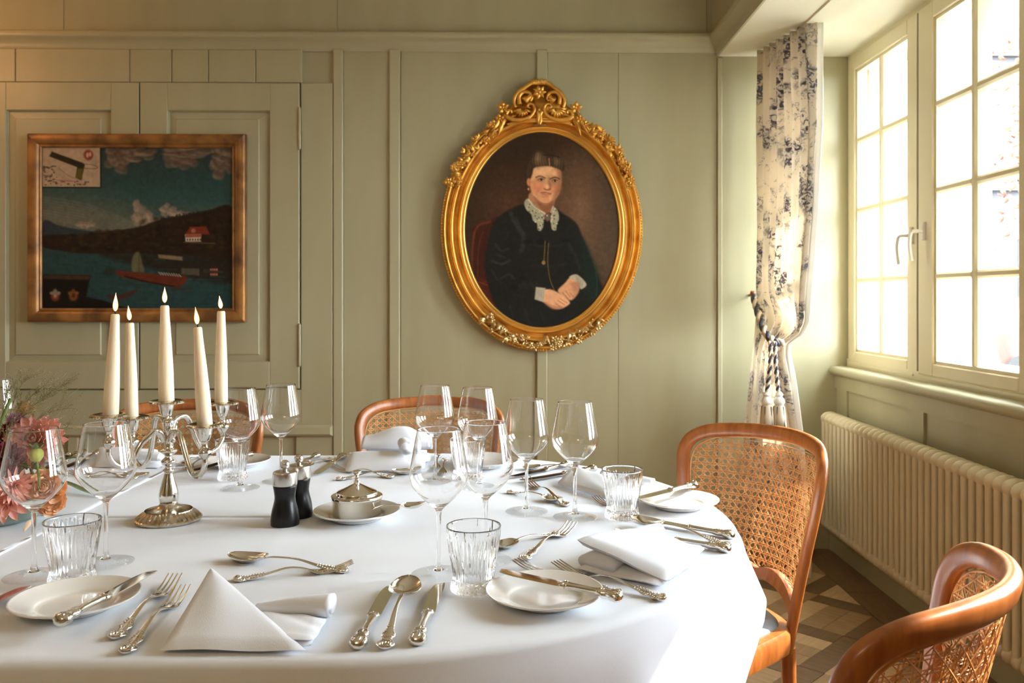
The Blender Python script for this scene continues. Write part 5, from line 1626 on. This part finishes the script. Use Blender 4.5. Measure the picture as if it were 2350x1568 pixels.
# ------------------------------------------------------------------ napkins
def soft_sheet(q, corners, th, bulge=0.0, n=14, m=14, rnd=.35, noise=.0008, seed=1, curl=None):
    """thick soft cloth sheet over four 3D corners (a,b,c,d); rounded rim all round"""
    a, b, c_, d = [Vector(p) for p in corners]
    top, bot = [], []
    nrm = (b - a).cross(d - a).normalized()
    if nrm.z < 0: nrm = -nrm
    g = random.Random(seed); k1, k2, k3 = [g.uniform(0, 6) for _ in range(3)]
    for i in range(m + 1):
        v = i / m; r1, r2 = [], []
        for j in range(n + 1):
            u = j / n
            e = min(u, 1 - u, v, 1 - v)
            f = math.sqrt(max(0, 1 - (1 - min(1, e / .10)) ** 2))
            p = (a * (1 - u) + b * u) * (1 - v) + (d * (1 - u) + c_ * u) * v
            w = bulge * math.sin(PI * u) * math.sin(PI * v) + noise * math.sin(9 * u + k1) * math.sin(7 * v + k2) + noise * math.sin(17 * u * v + k3)
            if curl: w += curl(u, v)
            r1.append(p + nrm * (w + th / 2 * f)); r2.append(p + nrm * (w - th / 2 * f))
        top.append(r1); bot.append(r2)
    q.grid(top); q.grid(bot, flip=True)
    return q
GN = 'folded white linen napkins'
def napkin(label, build):
    t = thing('napkin', label, 'napkin', (0, 0, 0), 0, GN)
    build(t)
    # put the root at the base centre
    pts = [v.co for ch in t.children for v in ch.data.vertices]
    cen = Vector((sum(p.x for p in pts) / len(pts), sum(p.y for p in pts) / len(pts), TZ))
    for ch in t.children:
        ch.data.transform(Matrix.Translation(-cen))
    t.location = cen
    return t
def at(x, y, h=0.0): return tp(x, y, TZ + h)
def tri_fold(A, B, C, th, lift, q=None, n=18, bulge=.006):
    """triangular folded flap: base A-B, apex C"""
    q = q or MB()
    A, B, C = Vector(A), Vector(B), Vector(C)
    nrm = (B - A).cross(C - A).normalized()
    if nrm.z < 0: nrm = -nrm
    top, bot = [], []
    for i in range(n + 1):
        v = i / n
        vv = v * .985
        l, r = A.lerp(C, vv), B.lerp(C, vv)
        r1, r2 = [], []
        for j in range(n + 1):
            u = j / n
            e = min(u, 1 - u) * (1 - v) * 2.0
            e = min(e, v * 1.6 + .0, 1.2 - v * 1.2 + .0) if True else e
            f = math.sqrt(max(0, 1 - (1 - min(1, e / .14)) ** 2))
            w = bulge * math.sin(PI * u) * math.sin(PI * min(1, v * 1.1)) + .0018 * math.sin(7 * u - 3 * v) * math.sin(PI * u) * (1 - v)
            p = l.lerp(r, u)
            r1.append(p + nrm * (w + th / 2 * f)); r2.append(p + nrm * (w * .6 - th / 2 * f))
        top.append(r1); bot.append(r2)
    q.grid(top); q.grid(bot, flip=True)
    return q
def roll(q, p0, p1, r0, r1, flat=.75, n=20):
    """rolled edge: a soft tube with a spiral inner lip at its far end"""
    p0, p1 = Vector(p0), Vector(p1)
    pts = [p0.lerp(p1, k / n) + Vector((0, 0, .002 * math.sin(3 * k / n))) for k in range(n + 1)]
    rs = [r0 + (r1 - r0) * k / n for k in range(n + 1)]
    pts += [p1, p1 - (p1 - p0) * .03, p1 - (p1 - p0) * .10]
    rs += [r1 * .72, r1 * .66, r1 * .5]
    q.tube(pts, rs, 20, flat=flat, up=(0, 0, 1))
    return q
def nap1(t):
    q = tri_fold(at(368, 1493, .005), at(703, 1493, .005), at(484, 1303, .045), .011, 0)
    q.build('triangular_flap', M['napkin'], t, ang=None)
    roll(MB(), at(590, 1398, .013), at(762, 1390, .021), .009, .0195).build('rolled_fold', M['napkin'], t, ang=None)
    soft_sheet(MB(), [at(470, 1470, .004), at(712, 1483, .004), at(757, 1412, .005), at(500, 1400, .006)], .008, .004).build('under_fold', M['napkin'], t, ang=None)
    soft_sheet(MB(), [at(560, 1470, .010), at(718, 1470, .010), at(748, 1420, .011), at(560, 1400, .012)], .006, .003, seed=4).build('under_fold', M['napkin'], t, ang=None)
napkin('white napkin folded to a triangle at the front left, its rolled end pointing right', nap1)
def nap2(t):
    A, B, C_, D = at(1534, 1334, .010), at(1617, 1262, .012), at(1440, 1217, .030), at(1325, 1236, .052)
    soft_sheet(MB(), [D, A, B, C_], .017, .007, 22, 18, noise=.0012).build('top_flap', M['napkin'], t, ang=None)
    soft_sheet(MB(), [at(1322, 1306, .006), at(1518, 1344, .006), at(1600, 1290, .006), at(1400, 1262, .006)], .011, .004, seed=6).build('under_fold', M['napkin'], t, ang=None)
    roll(MB(), at(1500, 1236, .017), at(1368, 1296, .016), .026, .034, flat=.46).build('rolled_fold', M['napkin'], t, ang=None)
    roll(MB(), at(1420, 1240, .024), at(1512, 1222, .024), .012, .017, flat=.9).build('rolled_fold', M['napkin'], t, ang=None)
napkin('propped white napkin at the right with its thick folded edge towards the front bread plate', nap2)
def nap3(t):
    A, B = at(792, 1081, .004), at(968, 1081, .004)
    soft_sheet(MB(), [A, B, at(975, 1038, .032), at(803, 1038, .032)], .012, .008, 20, 12).build('front_fold', M['napkin'], t, ang=None)
    soft_sheet(MB(), [at(800, 1064, .006), at(985, 1064, .006), at(985, 1046, .010), at(800, 1046, .010)], .012, .004, seed=3).build('under_fold', M['napkin'], t, ang=None)
    # hump of cloth rising to the rolled end
    q = MB(); rows = []
    for i in range(22):
        u = i / 21
        x = 832 + (985 - 832) * u
        h = .046 + .026 * sm(u / .55) - .030 * sm((u - .62) / .38)
        p = at(x, 1052, .0)
        rows.append([(p.x, p.y - .022 + .085 * k / 9, TZ + .028 + (h - .024) * max(0, math.sin(PI * k / 9)) ** .8 - .02 * sm((k - 6) / 3)) for k in range(10)])
    o = q.grid(rows).build('draped_fold', M['napkin'], t, ang=None)
    sd = o.modifiers.new('thickness', 'SOLIDIFY'); sd.thickness = .006
    roll(MB(), at(926, 1016, .052), at(936, 1030, .052), .016, .0205, flat=.85).build('rolled_fold', M['napkin'], t, ang=None)
napkin('white napkin with a rolled top in front of the middle cane chair', nap3)
def nap4(t):
    soft_sheet(MB(), [at(213, 1074, .004), at(372, 1074, .004), at(362, 1032, .030), at(226, 1032, .030)], .011, .007, 20, 12, seed=2).build('front_fold', M['napkin'], t, ang=None)
    soft_sheet(MB(), [at(230, 1060, .006), at(375, 1060, .006), at(378, 1042, .012), at(230, 1042, .010)], .012, .004, seed=5).build('under_fold', M['napkin'], t, ang=None)
    roll(MB(), at(310, 1046, .034), at(368, 1050, .030), .016, .014).build('rolled_fold', M['napkin'], t, ang=None)
napkin('white napkin in front of the left cane chair, behind the candelabra', nap4)
def nap5(t):
    q = tri_fold(at(1279, 1108, .006), at(1412, 1152, .006), at(1318, 1069, .028), .012, 0, bulge=.004)
    soft_sheet(q, [at(1279, 1110, .006), at(1408, 1150, .006), at(1420, 1104, .026), at(1316, 1071, .030)], .012, .004, 18, 14)
    q.build('triangular_flap', M['napkin'], t, ang=None)
    soft_sheet(MB(), [at(1330, 1105, .006), at(1440, 1128, .006), at(1505, 1103, .006), at(1400, 1080, .006)], .010, .005, seed=8).build('under_fold', M['napkin'], t, ang=None)
    roll(MB(), at(1380, 1092, .020), at(1500, 1108, .014), .016, .012).build('rolled_fold', M['napkin'], t, ang=None)
napkin('tent-folded white napkin behind the right-hand wine glass', nap5)
# ------------------------------------------------------------------ flowers at the left
def fm(name, a, b, tr=0.0):
    m = mat(name, a, .55, var=(b, 38, 3), sheen=.2, spec=.3)
    return m
M['coral'] = fm('coral_petal', (.86, .36, .29), (.94, .60, .52)); M['peach'] = fm('peach_petal', (.93, .50, .22), (.96, .74, .52))
M['burgundy'] = fm('burgundy_petal', (.16, .006, .02), (.28, .015, .05)); M['purple'] = fm('purple_petal', (.38, .09, .28), (.56, .22, .44))
M['green'] = fm('fresh_leaf', (.10, .17, .04), (.20, .28, .08)); M['grass'] = fm('dry_grass', (.30, .28, .11), (.20, .17, .07)); M['bud'] = fm('bud_green', (.36, .40, .06), (.55, .55, .14))
M['teasel'] = fm('brown_bristle', (.24, .11, .03), (.40, .20, .05)); M['water'] = M['green_glass']
def petal_mesh(name, m, L, w, cup=.35, tip=.9, bend=0.0):
    rows = []
    for i in range(8):
        t = i / 7
        ww = w * (math.sin(PI * min(1, t * tip + .08) ** 1.35) ** .7) + .0003
        row = []
        for k in (-1, -.6, 0, .6, 1):
            row.append((L * t, ww * k, cup * w * k * k * (1 - .4 * t) + bend * L * t * t))
        rows.append(row)
    return MB().grid(rows).mesh(name, m, ang=None)
def orient(d, up=(0, 0, 1), roll=0.0):
    x = Vector(d).normalized(); u = Vector(up); u = u - x * x.dot(u)
    if u.length < 1e-4: u = Vector((1, 0, 0)) - x * x.x
    u.normalize(); y = u.cross(x)
    return Matrix(((x.x, y.x, u.x), (x.y, y.y, u.y), (x.z, y.z, u.z))).to_euler()
BC = P(-44, PY, 1.63)
def bloom(name, label, cat, loc, face, me, whorls, seed, scale=1.0, core=None):
    """whorls: list of (count, cone angle from the facing axis, radius offset, scale)"""
    g = random.Random(seed)
    t = thing(name, label, cat, loc)
    f = Vector(face).normalized(); a = f.orthogonal().normalized(); b = f.cross(a)
    for wi, (n, ang, off, s) in enumerate(whorls):
        for k in range(n):
            th = 2 * PI * (k + .5 * (wi % 2)) / n + g.uniform(-.1, .1); an = ang + g.uniform(-.07, .07)
            r = a * math.cos(th) + b * math.sin(th)
            d = f * math.cos(an) + r * math.sin(an)
            o = inst('petal', me, t, r * off * scale + f * (.002 * wi * -1), orient(d, f * 1.0 - r * .2), [s * scale * g.uniform(.92, 1.08)] * 3)
    s0 = Vector(loc); s1 = Vector((BC[0] + .35 * (s0.x - BC[0]), BC[1] + .35 * (s0.y - BC[1]), TZ + .022)) - s0
    MB().tube(spline([tuple(f * -.004), tuple(f * -.022 + Vector((0, 0, -.006))), tuple(s1 * .6 + Vector((0, 0, .012))), tuple(s1)], 5), .0019, 7).build('stem', M['green'], t, ang=None)
    if core:
        MB().ball((0, 0, 0), core[0] * scale, 12, 8).build('flower_centre', core[1], t, ang=None)
    return t
fl = lambda x, y, d: P(x, y, d)
pet_d = petal_mesh('petal', M['coral'], .034, .0058, .8, .92, .20)
W_D = [(7, .18, .001, .45), (10, .42, .003, .55), (13, .66, .005, .70), (15, .90, .006, .82), (17, 1.14, .007, .95), (18, 1.40, .008, 1.08), (17, 1.68, .008, 1.15), (14, 1.95, .007, 1.1)]
bloom('dahlia', 'large coral dahlia at the left, seen through the rim of the wine glass', 'flower', fl(78, 1012, 1.60), (.25, -.85, .42), pet_d, W_D, 1, 1.15)
bloom('dahlia', 'coral dahlia low at the left edge, its petals hanging over the bowl', 'flower', fl(14, 1148, 1.50), (.05, -.75, .5), petal_mesh('petal', M['coral'], .034, .0066, .6, .92, -.15), [(7, .3, .001, .5), (10, .7, .003, .8), (12, 1.15, .004, 1.0), (12, 1.6, .004, 1.1)], 2, 1.0, (.006, M['peach']))
bloom('aster', 'spiky coral flower lying sideways behind the left wine glass', 'flower', fl(30, 1118, 1.50), (.72, -.62, .12), petal_mesh('petal', M['coral'], .036, .0034, .5, .95, .05), [(8, .25, .001, .7), (11, .55, .003, .9), (13, .85, .004, 1.0), (12, 1.2, .005, .9)], 3)
pr_ = petal_mesh('petal', M['peach'], .020, .0125, .75, .78, .35)
W_R = [(5, .12, .001, .45), (6, .28, .004, .55), (7, .42, .007, .68), (8, .62, .010, .8), (9, .85, .012, .95), (9, 1.15, .013, 1.05), (8, 1.5, .012, 1.1)]
bloom('garden_rose', 'full peach garden rose at the left, seen through the wine glass', 'flower', fl(104, 1121, 1.52), (.25, -.82, .45), pr_, W_R, 4, 1.0, (.006, M['peach']))
bloom('garden_rose', 'peach garden rose half hidden behind the wine glass, nearest the table', 'flower', fl(116, 1152, 1.57), (.6, -.7, .1), pr_, W_R, 5, .78, (.006, M['peach']))
pb_ = petal_mesh('petal', M['burgundy'], .028, .006, .6, .92, .15)
for k, (x, y, d, lab) in enumerate(((-8, 1005, 1.60, 'upper dark burgundy dahlia at the left edge'), (6, 1058, 1.55, 'middle dark burgundy dahlia at the left edge, beside the coral one'), (-12, 1098, 1.52, 'lower dark burgundy dahlia at the left edge, above the low coral one'))):
    bloom('dahlia', lab, 'flower', fl(x, y, d), (.4, -.8, .3), pb_, [(7, .3, .001, .6), (10, .7, .003, .85), (12, 1.1, .005, 1.0), (12, 1.5, .005, 1.1)], 10 + k, 1.05, (.006, M['burgundy']))
bloom('aster', 'small purple flower above the coral dahlia', 'flower', fl(36, 966, 1.64), (.2, -.7, .6), petal_mesh('petal', M['purple'], .017, .0022, .4, .95, .1), [(12, .2, .001, .8), (16, .6, .002, 1.0), (18, 1.0, .002, 1.0), (16, 1.4, .002, 1.0)], 20, 1.0, (.004, M['purple']))
# green bud with sepals
bt = thing('dahlia_bud', 'round yellow-green bud in front of the large coral dahlia', 'flower bud', fl(84, 1045, 1.50))
MB().lathe(sc_([(.0004, -.0125), (.006, -.0115), (.0108, -.006), (.0122, .000), (.0108, .006), (.006, .0105), (.0006, .012)]), 24, mod=lambda t, z, r: 1 + .05 * math.cos(8 * t)).build('bud', M['bud'], bt, ang=None)
sep = petal_mesh('sepal', M['green'], .012, .0036, .4, .9, .4)
for k in range(6):
    a = 2 * PI * k / 6
    inst('sepal', sep, bt, (.004 * math.cos(a), .004 * math.sin(a), .010), orient((math.cos(a), math.sin(a), .35)))
MB().tube([(0, 0, -.011), (.001, .006, -.04), (-.004, .02, -.085)], .0022, 8).build('stem', M['green'], bt)
# fuzzy seed head
sh = thing('seed_head', 'brown bristly seed head above the coral dahlia', 'seed head', fl(56, 940, 1.68))
MB().ball((0, 0, 0), .014, 14, 10).build('core', M['teasel'], sh)
g = random.Random(8); q = MB()
for k in range(520):
    z = g.uniform(-.5, 1); a = g.uniform(0, 2 * PI); r = math.sqrt(max(0, 1 - z * z))
    d = Vector((r * math.cos(a), r * math.sin(a), z))
    n_ = d.orthogonal().normalized() * .00035
    p0, p1 = d * .013, d * g.uniform(.018, .0215)
    q.add([p0 + n_, p0 - n_, p0 + d.cross(n_), p1], [(0, 1, 3), (1, 2, 3), (2, 0, 3)])
q.build('bristles', M['teasel'], sh, ang=None)['kind'] = 'stuff'
MB().tube([(0, 0, -.012), (-.006, -.01, -.06), (-.012, -.01, -.10)], .0022, 8).build('stem', M['green'], sh)
# grasses: sprays of fine stems with seeds, each spray a thing
def spray(x0, y0, x1, y1, d, n, seed, lab):
    g = random.Random(seed)
    p0 = fl(x0, y0, d); t = thing('grass_spray', lab, 'grass', p0, 0, None)
    p1 = fl(x1, y1, d + g.uniform(-.06, .06)) - p0
    q = MB(); sd = MB()
    main = spline([(0, 0, 0), tuple(p1 * .5 + Vector((0, 0, .012))), tuple(p1)], 8)
    q.tube(main, .00045, 5)
    for k in range(n):
        u = g.uniform(.25, .95); b = Vector(main[int(u * (len(main) - 1))])
        dr = (p1.normalized() + Vector((g.uniform(-.7, .7), g.uniform(-.6, .6), g.uniform(-.5, .6)))).normalized()
        L = g.uniform(.02, .055)
        e = b + dr * L
        q.tube([b, b + dr * L * .5 + Vector((0, 0, .003)), e], .00028, 4)
        for m in range(5):
            s = b + dr * L * (.35 + .15 * m) + Vector((g.uniform(-1, 1), g.uniform(-1, 1), g.uniform(-1, 1))) * .0022
            sd.ball(s, .00085, 5, 3, sx=1.5)
    q.build('stems', M['grass'], t, ang=None); sd.build('seeds', M['grass'], t, ang=None)['kind'] = 'stuff'
k = 0
for x0, y0, x1, y1, d, n, lab in ((12, 985, 62, 862, 1.62, 16, 'upright spray of fine grass at the far left'), (18, 985, 110, 880, 1.62, 18, 'spray of fine grass leaning right, the second from the left'), (25, 985, 165, 875, 1.66, 20, 'longest spray of fine grass, reaching towards the first candle'),
                                  (20, 990, 130, 905, 1.60, 18, 'spray of fine grass leaning right below the longest one'), (40, 1000, 160, 935, 1.64, 16, 'spray of fine grass arching level above the wine glass'), (60, 1020, 165, 985, 1.62, 12, 'low spray of fine grass behind the left wine glass'), (0, 1000, 20, 890, 1.58, 14, 'spray of fine grass crossing the cut wine glass'), (0, 1050, 30, 960, 1.52, 14, 'dense low spray of fine grass over the burgundy flowers')):
    k += 1
    spray(x0, y0, x1, y1, d, n + 8, 40 + k, lab)
st_ = thing('reed', 'thick green stem slanting up at the left edge', 'stem', fl(-4, 985, 1.56))
MB().tube(spline([(0, 0, 0), tuple((fl(12, 945, 1.56) - st_.location)), tuple((fl(25, 915, 1.57) - st_.location))], 6), .0032, 8).build('stalk', M['green'], st_)
def long_leaf(name, lab, pts, w, m):
    V = [Vector(p) for p in spline(pts, 8)]
    q = MB(); rows = []
    for i, p in enumerate(V):
        t = (V[min(i + 1, len(V) - 1)] - V[max(i - 1, 0)]).normalized()
        sd_ = t.cross(Vector((0, 0, 1))).normalized()
        ww = w * math.sin(PI * (i / (len(V) - 1) * .93 + .05)) ** .7 + .0003
        rows.append([p + sd_ * ww * k + Vector((0, 0, .0022 * k * k)) for k in (-1, -.5, 0, .5, 1)])
    o = q.grid(rows).build(name, m, ang=None)
    return tag(o, lab, 'leaf')
long_leaf('leaf', 'long green blade of leaf lying on the white cloth left of the candelabra', [tp(120, 1098, TZ + .02), tp(160, 1112, TZ + .016), tp(200, 1130, TZ + .008), tp(238, 1141, TZ + .004)], .0075, M['green'])
long_leaf('leaf', 'yellow and peach petal hanging over the front of the green glass bowl', [tp(84, 1181, TZ + .045), tp(72, 1196, TZ + .035), tp(55, 1222, TZ + .012)], .0075, M['peach'])
# foliage filling the bowl
fo = thing('foliage', 'mass of small green leaves filling the bowl under the flowers', 'foliage', fl(20, 1150, 1.60)); g = random.Random(3); q = MB()
for k in range(150):
    p = Vector((g.uniform(-.10, .075), g.uniform(-.07, .07), g.uniform(-.03, .11)))
    leaf(q, p, (g.uniform(-1, 1), g.uniform(-1, 1), g.uniform(-.3, 1)), (g.uniform(-1, 1), g.uniform(-1, 0), 1), g.uniform(.02, .045), g.uniform(.003, .006), .3)
q.build('leaves', M['green'], fo, ang=None)['kind'] = 'stuff'
bc = P(-44, PY, 1.63)
bw_ = thing('flower_bowl', 'low sea-green glass bowl holding the flowers at the left', 'bowl', (bc.x, bc.y, TZ + .0035))
MB().lathe([(.001, .001), (.070, .0)] + sc_([(.098, .001), (.112, .008), (.126, .022), (.137, .040)]) + [(.1345, .0425)] + sc_([(.132, .040), (.121, .023), (.107, .011), (.09, .006)]) + [(.001, .005)], 64, sy=.74).build('bowl', M['green_glass'], bw_, ang=.8)

# ------------------------------------------------------------------ outside the window
M['facade'] = mat('grey_facade', (.05, .05, .053), .8, bump=(4, .1)); M['facade2'] = mat('pale_facade', (.08, .075, .07), .8); M['asphalt'] = mat('pale_asphalt', (.06, .06, .062), .9, bump=(30, .1))
M['dark_glass'] = mat('dark_glazing', (.05, .06, .065), .1); M['orange_leaf'] = mat('orange_leaves', (.16, .045, .018), .7); M['bark'] = mat('bark', (.09, .07, .05), .9)
M['car_red'] = mat('red_car_paint', (.22, .035, .025), .3, coat=.5); M['car_blue'] = mat('blue_car_paint', (.06, .10, .16), .3, coat=.5); M['tyre'] = mat('tyre', (.02, .02, .02), .8); M['lamp_glass'] = mat('headlamp', (.5, .5, .5), .2)
GZ = -.30
st(MB().box(2.2, 60, -20, 70, GZ - .1, GZ).build('street', M['asphalt'], smooth=False))
def house(name, lab, x0, x1, y0, y1, h, m, nx, nz):
    t = thing(name, lab, 'building', ((x0 + x1) / 2, (y0 + y1) / 2, GZ))
    lx, ly = (x1 - x0) / 2, (y1 - y0) / 2
    MB().box(-lx, lx, -ly, ly, 0, h).build('wall', M[m], t, smooth=False)
    MB().box(-lx - .3, lx + .3, -ly - .3, ly + .3, h, h + .3).build('roof', M['facade2'], t, smooth=False)
    wm = MB().box(-.55, .55, -.05, .04, -.9, .9).mesh('window', M['dark_glass'], False)
    fm_ = MB().box(-.65, -.55, -.08, .04, -1, 1).box(.55, .65, -.08, .04, -1, 1).box(-.55, .55, -.08, .04, .9, 1).box(-.65, .65, -.16, .04, -1.02, -.9).mesh('window_frame', M['facade2'], False)
    for i in range(nx):
        for j in range(nz):
            o = inst('window', wm, t, (-lx + (i + .5) * 2 * lx / nx, -ly - .0, 1.9 + j * 3.0))
            inst('window_frame', fm_, o)
    return t
house('office_building', 'grey office building across the street, beyond the right-hand panes', 9.5, 22, 19, 30, 11, 'facade', 5, 3)
house('town_house', 'pale town house further along the street, beyond the window', 24, 36, 24, 34, 9, 'facade2', 4, 3)
def car(name, lab, x, y, rz, m):
    t = thing(name, lab, 'car', (x, y, GZ), rz)
    prof = spline([(-2.1, .35), (-2.1, .75), (-1.9, .92), (-1.2, 1.0), (-.6, 1.42), (.7, 1.45), (1.35, 1.02), (2.0, .9), (2.12, .6), (2.1, .32)], 3)
    MB().prism(prof, lambda a, b, t_: (a, t_, b), -.82, .82).build('body', M[m], t, ang=.6)
    MB().prism([(-1.0, 1.05), (-.55, 1.36), (.62, 1.39), (1.15, 1.06)], lambda a, b, t_: (a, t_, b), -.835, .835).build('side_window', M['dark_glass'], t, smooth=False)
    wh = MB().tube([(0, -.1, 0), (0, .1, 0)], .31, 20).mesh('wheel', M['tyre'])
    for a in (-1.3, 1.3):
        for b in (-.75, .75): inst('wheel', wh, t, (a, b, .31))
    for b in (-.6, .6): MB().ball((-2.1, b, .70), .12, 10, 6, sx=.4).build('headlamp', M['lamp_glass'], t)
car('car', 'red car in the street, through the lowest right-hand panes', 8.3, 13.9, .45, 'car_red')
car('car', 'blue car further along the street than the red one', 13.2, 16.2, .45, 'car_blue')
tr_ = thing('street_tree', 'street tree with orange autumn leaves outside the window', 'tree', (8.2, 12.3, GZ)); g = random.Random(12)
q = MB().tube(spline([(0, 0, 0), (.05, 0, 1.5), (-.05, .1, 3), (.1, 0, 5.2)], 5), [.16 - .006 * k for k in range(16)], 10)
lv = MB()
for k in range(26):
    z = g.uniform(2.2, 5.2); a = g.uniform(0, 2 * PI); L = g.uniform(1.0, 2.0)
    b = Vector((0, 0, z)); d = Vector((math.cos(a), math.sin(a), g.uniform(.05, .6))).normalized()
    q.tube([b, b + d * L * .5 + Vector((0, 0, .1)), b + d * L], [.035, .02, .006], 6)
    for m in range(34):
        p = b + d * L * g.uniform(.3, 1.05) + Vector((g.gauss(0, .18), g.gauss(0, .18), g.gauss(0, .18)))
        leaf(lv, p, (g.uniform(-1, 1), g.uniform(-1, 1), g.uniform(-1, .3)), (g.uniform(-1, 1), -1, g.uniform(0, 1)), .11, .035, .2)
q.build('trunk', M['bark'], tr_); lv.build('leaves', M['orange_leaf'], tr_, ang=None)['kind'] = 'stuff'
st(MB().box(2.05, 2.16, 3.955, 4.35, GZ, 5.0).build('outer_wall', M['white_paint'], smooth=False))
